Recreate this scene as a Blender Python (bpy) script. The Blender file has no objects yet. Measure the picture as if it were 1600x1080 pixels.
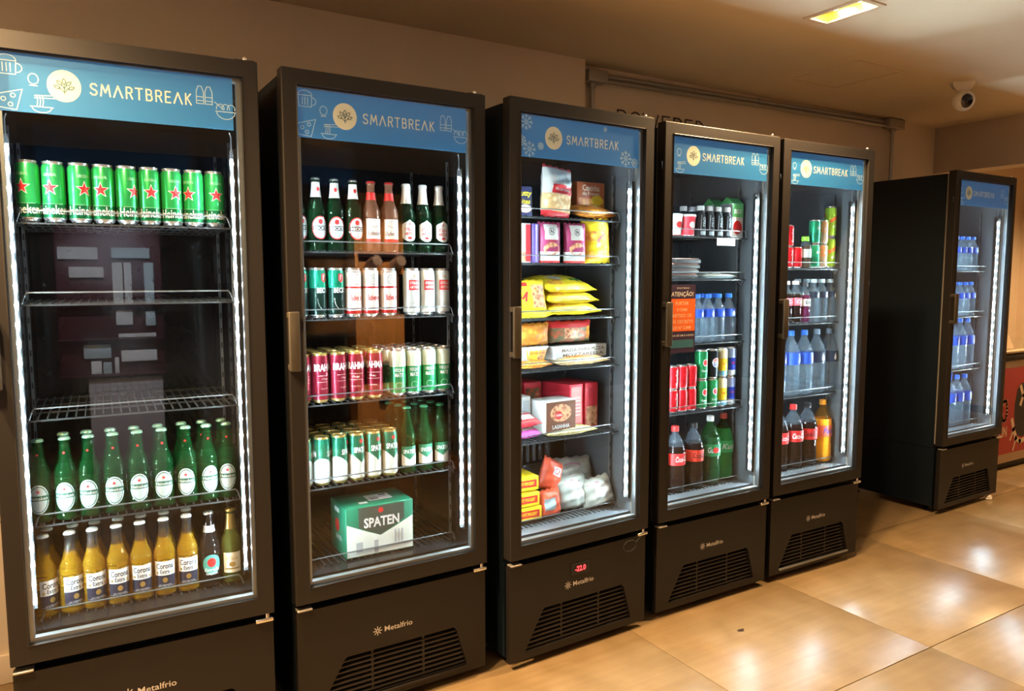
import bpy, bmesh, math, random
from mathutils import Vector, Matrix
from mathutils.geometry import tessellate_polygon
random.seed(7)
SC = bpy.context.scene
COL = SC.collection
PI = math.pi

# ------------------------------------------------------------------ camera, world, exposure
cam_d = bpy.data.cameras.new('camera'); cam = bpy.data.objects.new('camera', cam_d); COL.objects.link(cam)
cam_d.sensor_width = 36.0; cam_d.lens = 36.0 * 1160.56 / 1600; cam_d.clip_start = 0.02
YAW, PITCH, ROLL = 0.5444, 0.09334, -0.0011
fw = Vector((math.sin(YAW)*math.cos(PITCH), math.cos(YAW)*math.cos(PITCH), -math.sin(PITCH)))
rt = Vector((math.cos(YAW), -math.sin(YAW), 0)); up = rt.cross(fw)
r2 = rt*math.cos(ROLL) + up*math.sin(ROLL); u2 = -rt*math.sin(ROLL) + up*math.cos(ROLL)
cam.matrix_world = Matrix(((r2.x, u2.x, -fw.x, 0), (r2.y, u2.y, -fw.y, 0), (r2.z, u2.z, -fw.z, 1.407), (0, 0, 0, 1)))
SC.camera = cam
W = bpy.data.worlds.new('world'); SC.world = W; W.use_nodes = True
W.node_tree.nodes['Background'].inputs[0].default_value = (0.9, 0.7, 0.5, 1)
W.node_tree.nodes['Background'].inputs[1].default_value = 0.02
SC.view_settings.view_transform = 'Standard'; SC.view_settings.look = 'None'
SC.view_settings.gamma = 1.0; SC.view_settings.use_curve_mapping = False
SC.view_settings.exposure = 0.0
try:
    SC.cycles.transparent_max_bounces = 32
    SC.cycles.max_bounces = 10
    SC.cycles.sample_clamp_indirect = 4.0
except Exception: pass
DOWN_W = 155.0        # each ceiling lamp, watts
WARM = (1.0, 0.62, 0.30)
LED_E = 2150.0        # radiance of the fridge LED diodes
LED_C = (0.74, 0.93, 1.0)

# ------------------------------------------------------------------ materials
MATS = {}
def mat(name, col=(.5, .5, .5), rough=.5, metal=0, emis=0, ecol=None, trans=0, ior=1.45, noise=0.12, scale=30, bump=0, spec=.5, coat=0, stretch=(1, 1, 1)):
    if name in MATS: return MATS[name]
    m = bpy.data.materials.new(name); m.use_nodes = True; MATS[name] = m
    nt = m.node_tree; b = nt.nodes['Principled BSDF']; L = nt.links
    b.inputs['Roughness'].default_value = rough; b.inputs['Metallic'].default_value = metal
    b.inputs['IOR'].default_value = ior; b.inputs['Transmission Weight'].default_value = trans
    b.inputs['Specular IOR Level'].default_value = spec; b.inputs['Coat Weight'].default_value = coat
    tc = nt.nodes.new('ShaderNodeTexCoord'); mp = nt.nodes.new('ShaderNodeMapping'); mp.inputs['Scale'].default_value = stretch
    nz = nt.nodes.new('ShaderNodeTexNoise'); nz.inputs['Scale'].default_value = scale; nz.inputs['Detail'].default_value = 4
    L.new(tc.outputs['Object'], mp.inputs[0]); L.new(mp.outputs[0], nz.inputs['Vector'])
    cr = nt.nodes.new('ShaderNodeMix'); cr.data_type = 'RGBA'
    cr.inputs[6].default_value = (*[c*(1-noise) for c in col], 1); cr.inputs[7].default_value = (*[min(1, c*(1+noise)) for c in col], 1)
    L.new(nz.outputs['Fac'], cr.inputs[0]); L.new(cr.outputs[2], b.inputs['Base Color'])
    if bump:
        bp = nt.nodes.new('ShaderNodeBump'); bp.inputs['Strength'].default_value = bump; bp.inputs['Distance'].default_value = .004
        L.new(nz.outputs['Fac'], bp.inputs['Height']); L.new(bp.outputs[0], b.inputs['Normal'])
    if emis:
        b.inputs['Emission Color'].default_value = (*(ecol or col), 1); b.inputs['Emission Strength'].default_value = emis
    return m

def thin_glass(name, tint=(1, 1, 1), ior=1.5, rough=0.0, haze=0.0, hazecol=(1, 1, 1)):
    """clear thin sheet: fresnel mix of see-through and mirror, with a little milky scatter"""
    m = bpy.data.materials.new(name); m.use_nodes = True; MATS[name] = m
    nt = m.node_tree; L = nt.links; nt.nodes.remove(nt.nodes['Principled BSDF'])
    out = nt.nodes['Material Output']
    tr = nt.nodes.new('ShaderNodeBsdfTransparent'); tr.inputs[0].default_value = (*tint, 1)
    gl = nt.nodes.new('ShaderNodeBsdfGlossy'); gl.inputs['Roughness'].default_value = rough
    fr = nt.nodes.new('ShaderNodeFresnel')
    ge = nt.nodes.new('ShaderNodeNewGeometry'); mi = nt.nodes.new('ShaderNodeMapRange')   # same reflectance on both faces of the sheet
    mi.inputs[3].default_value = ior; mi.inputs[4].default_value = 1/ior
    L.new(ge.outputs['Backfacing'], mi.inputs[0]); L.new(mi.outputs[0], fr.inputs[0])
    mx = nt.nodes.new('ShaderNodeMixShader')
    L.new(fr.outputs[0], mx.inputs[0]); L.new(gl.outputs[0], mx.inputs[2])
    if haze:
        df = nt.nodes.new('ShaderNodeBsdfDiffuse'); df.inputs[0].default_value = (*hazecol, 1)
        tl = nt.nodes.new('ShaderNodeBsdfTranslucent'); tl.inputs[0].default_value = (*hazecol, 1)
        m0 = nt.nodes.new('ShaderNodeMixShader'); m0.inputs[0].default_value = .5
        L.new(df.outputs[0], m0.inputs[1]); L.new(tl.outputs[0], m0.inputs[2])
        nz = nt.nodes.new('ShaderNodeTexNoise'); nz.inputs['Scale'].default_value = 60
        tc = nt.nodes.new('ShaderNodeTexCoord'); L.new(tc.outputs['Object'], nz.inputs['Vector'])
        mu = nt.nodes.new('ShaderNodeMath'); mu.operation = 'MULTIPLY'; mu.inputs[1].default_value = haze*2
        L.new(nz.outputs['Fac'], mu.inputs[0])
        m1 = nt.nodes.new('ShaderNodeMixShader'); L.new(mu.outputs[0], m1.inputs[0])
        L.new(tr.outputs[0], m1.inputs[1]); L.new(m0.outputs[0], m1.inputs[2]); L.new(m1.outputs[0], mx.inputs[1])
    else: L.new(tr.outputs[0], mx.inputs[1])
    L.new(mx.outputs[0], out.inputs[0])
    return m

M_wall = mat('painted_wall', (.74, .64, .51), .85, noise=.05, scale=6, bump=.08)
M_ceil = mat('ceiling_plaster', (.68, .57, .42), .8, noise=.07, scale=2.5, bump=.05)
M_beam = mat('beam_plaster', (.52, .44, .36), .85, noise=.06, scale=5)
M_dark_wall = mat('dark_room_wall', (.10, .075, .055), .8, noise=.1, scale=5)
M_recess = mat('recess_plaster', (.62, .50, .36), .8, noise=.06, scale=5)
M_black = mat('powder_coated_black', (.014, .0125, .0115), .45, noise=.08, scale=400, bump=.02, spec=.45)
M_side = mat('cabinet_sheet_black', (.004, .009, .015), .5, noise=.08, scale=8, spec=.3)
M_liner = mat('led_glow_liner', (.105, .118, .130), .11, noise=.1, scale=10, spec=.5)  # liner colour lifted to paint in the LED glow on the walls
M_liner_shade = mat('shaded_liner', (.008, .009, .010), .10, noise=.1, scale=10, spec=.4)  # same liner painted darker, shade of the dim interiors in its colour
M_panel = mat('brown_black_panel', (.012, .010, .0085), .45, noise=.06, scale=300, bump=.02, spec=.4)
M_rub = mat('black_rubber', (.025, .027, .03), .7)
M_gask = mat('grey_gasket', (.20, .19, .17), .6)
M_grille = mat('grille_plastic', (.022, .019, .017), .45)
M_void = mat('dark_void', (.004, .004, .004), .9)
M_wire = mat('coated_wire', (.035, .038, .04), .4, metal=.2)
M_rail = mat('rail_wire', (.13, .135, .14), .35, metal=.4)
M_upr = mat('upright_steel', (.16, .17, .18), .4, metal=.4)
M_alu = mat('brushed_aluminium', (.30, .32, .33), .38, metal=.8, stretch=(1, 1, 20))
M_steel = mat('galvanised_steel', (.42, .40, .37), .40, metal=.6, scale=20)
M_chrome = mat('bright_metal', (.85, .85, .82), .18, metal=1)
M_handle = mat('olive_grey_handle', (.075, .066, .050), .4, metal=.3)
M_banner = mat('blue_banner_print', (.02, .16, .36), .5, noise=.03, scale=4, emis=.52, ecol=(.020, .135, .34))
M_cream = mat('cream_print', (.80, .76, .60), .6, noise=.03)
M_cream_lit = mat('backlit_cream_print', (.80, .76, .60), .6, noise=.03, emis=.10, ecol=(.9, .95, .72))
M_ltblue = mat('pale_line_print', (.45, .62, .72), .6, noise=.03, emis=.10, ecol=(.45, .75, .85))
M_darkline = mat('dark_teal_line', (.10, .22, .26), .6)
M_logo = mat('silver_print', (.62, .60, .57), .4, metal=.2)
M_led = mat('led_diode', (1, 1, 1), .4, emis=LED_E, ecol=LED_C)
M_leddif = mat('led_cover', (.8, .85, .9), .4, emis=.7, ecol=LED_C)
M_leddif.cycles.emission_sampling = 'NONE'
M_glass = thin_glass('door_glass', (.95, .97, .97), 1.5)
M_red_led = mat('red_digits', (1, .05, .05), .4, emis=4, ecol=(1, .04, .05))
M_white = mat('white_print', (.68, .69, .68), .5, noise=.03)
M_blackp = mat('black_print', (.012, .012, .014), .5)
M_navy = mat('navy_print', (.010, .012, .030), .5)
M_redp = mat('red_print', (.55, .02, .02), .45)
M_gold = mat('gold_metal', (.62, .46, .16), .3, metal=.85)
M_silver = mat('can_lid_metal', (.72, .73, .73), .25, metal=.9)
M_orangep = mat('orange_print', (.85, .16, .03), .5)
M_yellow = mat('yellow_print', (.90, .66, .02), .45)

def tile_mat():
    m = bpy.data.materials.new('porcelain_floor'); m.use_nodes = True
    nt = m.node_tree; L = nt.links; b = nt.nodes['Principled BSDF']
    tc = nt.nodes.new('ShaderNodeNewGeometry')
    mp = nt.nodes.new('ShaderNodeMapping'); mp.inputs['Scale'].default_value = (1, 1, 1)
    n1 = nt.nodes.new('ShaderNodeTexNoise'); n1.inputs['Scale'].default_value = 7; n1.inputs['Detail'].default_value = 8; n1.inputs['Distortion'].default_value = .3
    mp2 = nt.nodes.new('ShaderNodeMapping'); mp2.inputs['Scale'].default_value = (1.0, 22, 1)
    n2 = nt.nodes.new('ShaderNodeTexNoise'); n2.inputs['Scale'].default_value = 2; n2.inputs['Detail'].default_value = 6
    L.new(tc.outputs['Position'], mp.inputs[0]); L.new(mp.outputs[0], n1.inputs['Vector'])
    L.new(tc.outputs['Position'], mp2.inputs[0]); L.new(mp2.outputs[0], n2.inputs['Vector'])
    cr = nt.nodes.new('ShaderNodeValToRGB'); e = cr.color_ramp.elements
    e[0].position = .3; e[0].color = (.245, .170, .082, 1); e[1].position = .75; e[1].color = (.335, .238, .125, 1)
    L.new(n1.outputs['Fac'], cr.inputs[0])
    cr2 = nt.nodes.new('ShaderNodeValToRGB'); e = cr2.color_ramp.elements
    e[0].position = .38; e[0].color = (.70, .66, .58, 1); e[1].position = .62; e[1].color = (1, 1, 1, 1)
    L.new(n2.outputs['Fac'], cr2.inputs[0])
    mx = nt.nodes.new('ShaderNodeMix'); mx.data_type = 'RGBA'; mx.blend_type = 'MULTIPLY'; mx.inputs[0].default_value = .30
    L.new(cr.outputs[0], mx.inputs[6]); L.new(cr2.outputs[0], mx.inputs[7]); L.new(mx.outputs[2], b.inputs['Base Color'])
    b.inputs['Specular IOR Level'].default_value = .5
    mr = nt.nodes.new('ShaderNodeMapRange'); mr.inputs[3].default_value = .27; mr.inputs[4].default_value = .33
    L.new(n1.outputs['Fac'], mr.inputs[0]); L.new(mr.outputs[0], b.inputs['Roughness'])
    return m
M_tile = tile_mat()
M_grout = mat('dark_grout', (.10, .065, .04), .9)

# ------------------------------------------------------------------ mesh builder
def subdiv(vs, fs, lim):
    """split faces until none is wider than lim in x, so that flat prints bend round a can"""
    if all(max(vs[i][0] for i in f)-min(vs[i][0] for i in f) <= lim for f in fs): return vs, fs
    vs = list(vs); out = []; st = []
    for f in fs:
        if max(vs[i][0] for i in f)-min(vs[i][0] for i in f) <= lim: out.append(f)
        else: st += [(f[0], f[i], f[i+1]) for i in range(1, len(f)-1)]
    mid = {}
    while st:
        t = st.pop(); e = max(range(3), key=lambda k: abs(vs[t[k]][0]-vs[t[(k+1) % 3]][0])); a, b, c = t[e], t[(e+1) % 3], t[(e+2) % 3]
        if abs(vs[a][0]-vs[b][0]) <= lim: out.append(t); continue
        k = (min(a, b), max(a, b))
        if k not in mid: mid[k] = len(vs); vs.append(((vs[a][0]+vs[b][0])/2, (vs[a][1]+vs[b][1])/2))
        st += [(a, mid[k], c), (mid[k], b, c)]
    return vs, out
class MB:
    def __init__(s): s.v = []; s.f = []; s.m = []; s.sm = []; s.mats = []
    def mi(s, m):
        if m not in s.mats: s.mats.append(m)
        return s.mats.index(m)
    def add(s, vs, fs, m, smooth=False):
        o = len(s.v); k = s.mi(m); s.v += [tuple(p) for p in vs]
        for f in fs: s.f.append([i+o for i in f]); s.m.append(k); s.sm.append(smooth)
        return s
    def box(s, x0, y0, z0, x1, y1, z1, m, skip=''):
        vs = [(x0, y0, z0), (x1, y0, z0), (x1, y1, z0), (x0, y1, z0), (x0, y0, z1), (x1, y0, z1), (x1, y1, z1), (x0, y1, z1)]
        return s.add(vs, [(3, 2, 1, 0), (4, 5, 6, 7), (0, 1, 5, 4), (1, 2, 6, 5), (2, 3, 7, 6), (3, 0, 4, 7)], m)
    def bbox(s, x0, y0, z0, x1, y1, z1, m, r=.004):
        """box with rounded (two step) edges"""
        bm = bmesh.new(); bmesh.ops.create_cube(bm, size=1)
        for v in bm.verts: v.co = Vector(((x0+x1)/2+v.co.x*(x1-x0), (y0+y1)/2+v.co.y*(y1-y0), (z0+z1)/2+v.co.z*(z1-z0)))
        bmesh.ops.bevel(bm, geom=bm.edges[:], offset=r, segments=2, profile=.5, affect='EDGES')
        bm.verts.index_update()
        s.add([v.co[:] for v in bm.verts], [[v.index for v in f.verts] for f in bm.faces], m, True); bm.free(); return s
    def lathe(s, prof, m, n=20, a0=0, a1=2*PI, c=(0, 0, 0), cap0=True, cap1=True, mf=None):
        full = abs(a1-a0-2*PI) < 1e-6; k = n if full else n+1; vs = []
        for z, r in prof:
            for i in range(k):
                a = a0+(a1-a0)*i/n; vs.append((c[0]+r*math.sin(a), c[1]-r*math.cos(a), c[2]+z))
        for j in range(len(prof)-1):
            fs = []
            for i in range(n):
                i2 = (i+1) % k; fs.append((j*k+i, j*k+i2, (j+1)*k+i2, (j+1)*k+i))
            if j == 0: base = len(s.v); s.add(vs, fs, mf[j] if mf else m, True)
            else:
                kk = s.mi(mf[j] if mf else m)
                for f in fs: s.f.append([q+base for q in f]); s.m.append(kk); s.sm.append(True)
        if full and cap0 and prof[0][1] > 0: s.f.append([base+i for i in range(k-1, -1, -1)]); s.m.append(s.mi(mf[0] if mf else m)); s.sm.append(False)
        if full and cap1 and prof[-1][1] > 0: s.f.append([base+(len(prof)-1)*k+i for i in range(k)]); s.m.append(s.mi(mf[-1] if mf else m)); s.sm.append(False)
        return s
    def tube(s, pts, r, m, n=5, caps=True):
        pts = [Vector(p) for p in pts]; vs = []
        for i, p in enumerate(pts):
            d = (pts[min(i+1, len(pts)-1)]-pts[max(i-1, 0)]).normalized()
            a = Vector((0, 0, 1)) if abs(d.z) < .9 else Vector((1, 0, 0)); e = d.cross(a).normalized(); g = e.cross(d)
            for k in range(n): t = 2*PI*k/n+PI/4; vs.append(p+(e*math.cos(t)+g*math.sin(t))*r)
        fs = []
        for i in range(len(pts)-1):
            for k in range(n): fs.append((i*n+k, i*n+(k+1) % n, (i+1)*n+(k+1) % n, (i+1)*n+k))
        if caps: fs += [tuple(range(n)), tuple(range(len(pts)*n-1, (len(pts)-1)*n-1, -1))]
        return s.add(vs, fs, m, n > 5)
    def prism(s, outer, hole, y0, y1, m, mh=None):
        """polygon in x,z (with an optional hole) extruded from y0 (front) to y1"""
        loops = [outer]+([hole] if hole else [])
        fl = [Vector((p[0], p[1], 0)) for l in loops for p in l]
        tri = tessellate_polygon([[Vector((p[0], p[1], 0)) for p in l] for l in loops]); n = len(fl)
        vs = [(p.x, y0, p.y) for p in fl]+[(p.x, y1, p.y) for p in fl]; fs = []
        for t in tri:
            a, b, c = [fl[i] for i in t]
            if (b-a).cross(c-a).z < 0: t = t[::-1]
            fs.append(tuple(t)); fs.append(tuple(i+n for i in t[::-1]))
        o = 0
        for l in loops:
            k = len(l)
            for i in range(k): j = (i+1) % k; fs.append((o+i, o+i+n, o+j+n, o+j))
            o += k
        return s.add(vs, fs, m)
    def flat(s, shapes, fn, m):
        lim = getattr(fn, 'lim', None)
        for vs, fs in shapes:
            if lim: vs, fs = subdiv(vs, fs, lim)
            s.add([fn(x, y) for x, y in vs], fs, m, True)
        return s
    def mesh(s, name):
        me = bpy.data.meshes.new(name); me.from_pydata(s.v, [], s.f)
        for m in s.mats: me.materials.append(m)
        me.polygons.foreach_set('material_index', s.m); me.polygons.foreach_set('use_smooth', s.sm); me.update()
        if any(s.sm): me.set_sharp_from_angle(angle=math.radians(50))
        return me
    def build(s, name, parent=None, **kw):
        o = bpy.data.objects.new(name, s.mesh(name)); COL.objects.link(o)
        if parent is not None: o.parent = parent
        for k, v in kw.items(): o[k] = v
        return o

def empty(name, loc=(0, 0, 0), rz=0):
    o = bpy.data.objects.new(name, None); COL.objects.link(o); o.location = loc; o.rotation_euler = (0, 0, rz); o.empty_display_size = .05; return o
USED = {}
def tag(o, label, cat, group=None):
    n = len(label.split()); assert 4 <= n <= 16, (n, label)
    USED[label] = USED.get(label, 0)+1
    o['label'] = label; o['category'] = cat
    if group: o['group'] = group
    return o
def copy_tree(o, parent=None):
    c = o.copy(); COL.objects.link(c)
    if parent is not None: c.parent = parent
    for ch in list(o.children): copy_tree(ch, c)
    return c

# ------------------------------------------------------------------ flat shapes
def rect(x0, y0, x1, y1, nx=1):
    vs = []; fs = []
    for i in range(nx+1): x = x0+(x1-x0)*i/nx; vs += [(x, y0), (x, y1)]
    for i in range(nx): fs.append((2*i, 2*i+2, 2*i+3, 2*i+1))
    return (vs, fs)
def ell(cx, cy, rx, ry, n=12):
    vs = []; fs = []
    for i in range(n+1):
        t = PI-PI*i/n; x = cx+rx*math.cos(t); h = ry*math.sin(t)+1e-5; vs += [(x, cy-h), (x, cy+h)]
    for i in range(n): fs.append((2*i, 2*i+2, 2*i+3, 2*i+1))
    return (vs, fs)
def colshape(pts):
    """list of (x, ylow, yhigh) columns"""
    vs = []; fs = []
    for x, a, b in pts: vs += [(x, a), (x, b)]
    for i in range(len(pts)-1): fs.append((2*i, 2*i+2, 2*i+3, 2*i+1))
    return (vs, fs)
def star(cx, cy, r, ri=.40, n=5):
    vs = [(cx, cy)]; fs = []
    for i in range(2*n):
        a = PI/2+PI*i/n; q = r if i % 2 == 0 else r*ri; vs.append((cx+q*math.cos(a), cy+q*math.sin(a)))
    for i in range(2*n): fs.append((0, i+1, (i+1) % (2*n)+1))
    return (vs, fs)
def stroke(pts, w, close=False):
    vs = []; fs = []; pts = list(pts)
    if close: pts = pts+[pts[0]]
    for (x0, y0), (x1, y1) in zip(pts[:-1], pts[1:]):
        dx, dy = x1-x0, y1-y0; l = math.hypot(dx, dy)
        if l < 1e-9: continue
        ex, ey = dx/l*w*.45, dy/l*w*.45; nx, ny = -dy/l*w/2, dx/l*w/2; o = len(vs)
        vs += [(x0-ex-nx, y0-ey-ny), (x1+ex-nx, y1+ey-ny), (x1+ex+nx, y1+ey+ny), (x0-ex+nx, y0-ey+ny)]; fs.append((o, o+1, o+2, o+3))
    return (vs, fs)
def arc(cx, cy, rx, ry, a0, a1, n=12):
    return [(cx+rx*math.cos(math.radians(a0+(a1-a0)*i/n)), cy+ry*math.sin(math.radians(a0+(a1-a0)*i/n))) for i in range(n+1)]
TXT = {}
def text(s, cx, cy, h, w=None, bold=0.0, shear=0, rot=0, res=2, align='c'):
    key = (s, bold, shear, res)
    if key not in TXT:
        cu = bpy.data.curves.new('text', 'FONT'); cu.body = s; cu.size = 1; cu.offset = bold; cu.shear = shear; cu.resolution_u = res; cu.align_x = 'CENTER'
        ob = bpy.data.objects.new('text', cu); COL.objects.link(ob); dg = bpy.context.evaluated_depsgraph_get()
        me = bpy.data.meshes.new_from_object(ob.evaluated_get(dg))
        TXT[key] = ([(v.co.x, v.co.y) for v in me.vertices], [tuple(p.vertices) for p in me.polygons])
        bpy.data.objects.remove(ob); bpy.data.curves.remove(cu); bpy.data.meshes.remove(me)
    vs, fs = TXT[key]; xs = [v[0] for v in vs]; ys = [v[1] for v in vs]
    k = h/(max(ys)-min(ys)); kx = k if w is None else w/(max(xs)-min(xs)); mx = (max(xs)+min(xs))/2; my = (max(ys)+min(ys))/2
    if align == 'l': mx = min(xs)
    c, sn = math.cos(rot), math.sin(rot); o = []
    for x, y in vs: X, Y = (x-mx)*kx, (y-my)*k; o.append((cx+X*c-Y*sn, cy+X*sn+Y*c))
    return (o, fs)
def cylmap(R, th=0, z0=0):
    fn = lambda x, y: (R*math.sin(x/R+th), -R*math.cos(x/R+th), z0+y)
    fn.lim = R*.30; return fn
def planemap(y): return lambda x, z: (x, y, z)
STROKES = {
 'S': [[(.62, .84), (.48, .98), (.20, .98), (.06, .84), (.06, .68), (.2, .54), (.46, .46), (.6, .34), (.6, .16), (.46, .02), (.18, .02), (.02, .16)]],
 'M': [[(0, 0), (.14, 1), (.45, .3), (.76, 1), (.9, 0)]], 'V': [[(0, 0), (.42, 1), (.84, 0)]],
 'R': [[(.05, 0), (.05, 1), (.42, 1), (.58, .88), (.58, .62), (.42, .5), (.05, .5)], [(.36, .5), (.62, 0)]],
 'T': [[(0, 1), (.66, 1)], [(.33, 1), (.33, 0)]],
 'B': [[(.05, 0), (.05, 1), (.4, 1), (.54, .88), (.54, .64), (.4, .53), (.05, .53)], [(.4, .53), (.58, .42), (.6, .14), (.44, 0), (.05, 0)]],
 'E': [[(.55, 1), (.05, 1), (.05, 0), (.55, 0)], [(.05, .52), (.48, .52)]], 'K': [[(.05, 0), (.05, 1)], [(.56, 1), (.05, .45)], [(.2, .6), (.6, 0)]]}
def brand_word(x0, x1, z0, h, w=.0035):
    word = 'SMVRTBREVK'; adv = {'S': .66, 'M': .92, 'V': .86, 'R': .64, 'T': .68, 'B': .64, 'E': .58, 'K': .62}
    gap = .34; tot = sum(adv[c] for c in word)+gap*(len(word)-1); k = (x1-x0)/tot; x = x0; out = []
    for c in word:
        for pl in STROKES[c]: out.append(stroke([(x+p*k, z0+q*h) for p, q in pl], w))
        x += (adv[c]+gap)*k
    return out

# ------------------------------------------------------------------ room shell
H = 2.463
def struct(mb, name, parent=None): return mb.build(name, parent, kind='structure')
fl = struct(MB().box(-2.2, -2.8, -.06, 8.6, 3.9, -.006, M_grout), 'floor')
TS, TX0, TY0 = .885, 1.875-.885*5, 1.49-.885*5
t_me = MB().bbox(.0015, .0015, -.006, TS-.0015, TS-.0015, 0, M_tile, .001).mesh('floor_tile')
for i in range(12):
    for j in range(8):
        x, y = TX0+i*TS, TY0+j*TS
        if x > 8.4 or y > 3.0 and x < 5: continue
        o = bpy.data.objects.new('floor_tile', t_me); COL.objects.link(o); o.parent = fl; o.location = (x, y, 0)
struct(MB().box(-2.2, -2.8, H, 2.55, 3.9, H+.1, M_ceil).box(2.55, -2.8, H, 8.6, 1.7, H+.1, M_ceil).box(2.55, 2.2, H, 8.6, 3.9, H+.1, M_ceil)
       .box(2.55, 1.7, H, 2.665, 2.2, H+.1, M_ceil).box(2.815, 1.7, H, 8.6, 2.2, H+.1, M_ceil).box(2.665, 1.7, H, 2.815, 1.82, H+.1, M_ceil).box(2.665, 2.09, H, 2.815, 2.2, H+.1, M_ceil), 'ceiling')
struct(MB().box(-2.2, 3.02, 0, 2.25, 3.9, H, M_wall), 'wall_back')
struct(MB().box(2.25, 3.105, 0, 5.45, 3.9, H, M_wall), 'wall_niche')
struct(MB().box(5.45, -2.8, 2.14, 5.62, 3.9, H, M_beam), 'trim_1')
struct(MB().box(5.45, 3.105, 0, 5.62, 3.9, 2.14, M_recess), 'wall_right')
struct(MB().box(5.62, 3.6, 0, 8.6, 3.9, H, M_recess), 'wall_recess')
struct(MB().box(8.5, -2.8, 0, 8.6, 3.6, H, M_recess), 'wall_far_right')
struct(MB().box(-2.3, -2.8, 0, -2.2, 3.9, H, M_wall), 'wall_left')
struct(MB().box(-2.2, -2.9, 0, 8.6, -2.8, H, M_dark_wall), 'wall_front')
struct(MB().bbox(-2.2, 3.005, 0, 2.25, 3.02, .105, M_wall, .004), 'baseboard_back')
ap = MB()
for a in ((3.41, 2.335, 3.80, 2.352), (3.41, 2.733, 3.80, 2.75), (3.41, 2.352, 3.427, 2.733), (3.783, 2.352, 3.80, 2.733)): ap.box(a[0], a[1], H-.005, a[2], a[3], H, M_ceil)
ap.box(3.433, 2.358, H-.003, 3.777, 2.727, H, M_ceil)
struct(ap, 'trim_2')
M_door = mat('brown_door', (.16, .10, .06), .5, stretch=(12, 1, 1))
struct(MB().box(7.93, 3.56, 0, 8.49, 3.6, 1.98, M_door).box(7.86, 3.54, 0, 7.93, 3.6, 2.05, M_recess), 'door_1')

# ------------------------------------------------------------------ ceiling lamps
M_lampgold = mat('gold_reflector', (.60, .45, .16), .35, metal=.8)
M_bulb = mat('lamp_lens', (1, .9, .7), .3, emis=30, ecol=(1, .86, .55))
M_lframe = mat('lamp_frame_paint', (.60, .46, .32), .5)
lamp_d = bpy.data.lights.new('downlight', 'SPOT'); lamp_d.energy = DOWN_W; lamp_d.color = WARM; lamp_d.spot_size = math.radians(150); lamp_d.spot_blend = .7; lamp_d.shadow_soft_size = .03
def ceiling_lamp(x, y, label, recess=True, e=None):
    r = empty('ceiling_light', (x, y, H)); tag(r, label, 'ceiling light', 'recessed twin spot lights')
    fr = MB()
    for a in ((-.075, -.135, .075, -.115), (-.075, .115, .075, .135), (-.075, -.115, -.055, .115), (.055, -.115, .075, .115)): fr.box(a[0], a[1], -.006, a[2], a[3], 0, M_lframe)
    fr.build('frame', r)
    if recess:
        rb = MB().box(-.06, -.12, .075, .06, .12, .08, M_lampgold).box(-.06, -.12, 0, -.055, .12, .075, M_lampgold).box(.055, -.12, 0, .06, .12, .075, M_lampgold).box(-.055, -.12, 0, .055, -.115, .075, M_lampgold).box(-.055, .115, 0, .055, .12, .075, M_lampgold)
        rb.build('reflector_box', r)
    else: MB().box(-.055, -.115, -.004, .055, .115, -.001, M_lampgold).build('reflector_box', r)
    for s in (-.055, .055):
        dz = .03 if recess else -.012
        MB().lathe([(0, .001), (.002, .030), (.010, .038), (.012, .040)], M_bulb, 16, c=(0, s, dz-.006)).build('bulb', r)
        d = lamp_d
        if e: d = lamp_d.copy(); d.energy = e
        l = bpy.data.objects.new('downlight', d); COL.objects.link(l); l.parent = r; l.location = (0, s, dz-.02)
    return r
ceiling_lamp(2.74, 1.955, 'recessed gold twin spot light in the ceiling, in view above fourth fridge')
ceiling_lamp(-.30, 1.40, 'recessed twin spot light in the ceiling before the leftmost fridge, outside the photo', False)
ceiling_lamp(-.62, 2.0, 'recessed twin spot light in the ceiling left of the leftmost fridge, outside the photo', False, 300)
def added_spot(x, y, tx, ty, tz, e, ang, col, label):
    r = empty('added_spotlight', (x, y, H)); tag(r, label, 'ceiling light')
    d = (Vector((tx, ty, tz))-Vector((x, y, H-.10))).normalized(); q = d.to_track_quat('-Z', 'Y')
    MB().lathe([(-.008, .04), (0, .04)], M_lframe, 16).build('rose', r)
    MB().tube([(0, 0, 0), (0, 0, -.07)], .008, M_lframe, 8).build('stem', r)
    h = MB().lathe([(-.06, .040), (.05, .034), (.06, .02)], M_lframe, 18, cap0=False).build('lamp_head', r); h.location = (0, 0, -.10); h.rotation_euler = q.to_euler()
    l = bpy.data.lights.new('spot', 'SPOT'); l.energy = e; l.color = col; l.spot_size = math.radians(ang); l.spot_blend = .5; l.shadow_soft_size = .025
    lo = bpy.data.objects.new('spot', l); COL.objects.link(lo); lo.parent = r; lo.location = Vector((0, 0, -.10))+d*.075; lo.rotation_euler = q.to_euler()
added_spot(.05, .1, .02, -1.25, 1.15, 700, 48, (.80, .86, 1.0), 'added unseen white spotlight that brightens the snack rack mirrored in the leftmost fridge')  # unseen lamp added so the rack reflects brightly in the door glass
added_spot(2.4, .1, 2.23, -1.2, 1.1, 1000, 48, (1, .72, .42), 'added unseen warm spotlight that brightens the wooden tower mirrored in the second fridge')  # unseen lamp added to strengthen the tower's reflection
ceiling_lamp(6.9, 2.3, 'recessed twin spot light in the ceiling above the red chest freezer', False)

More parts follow.
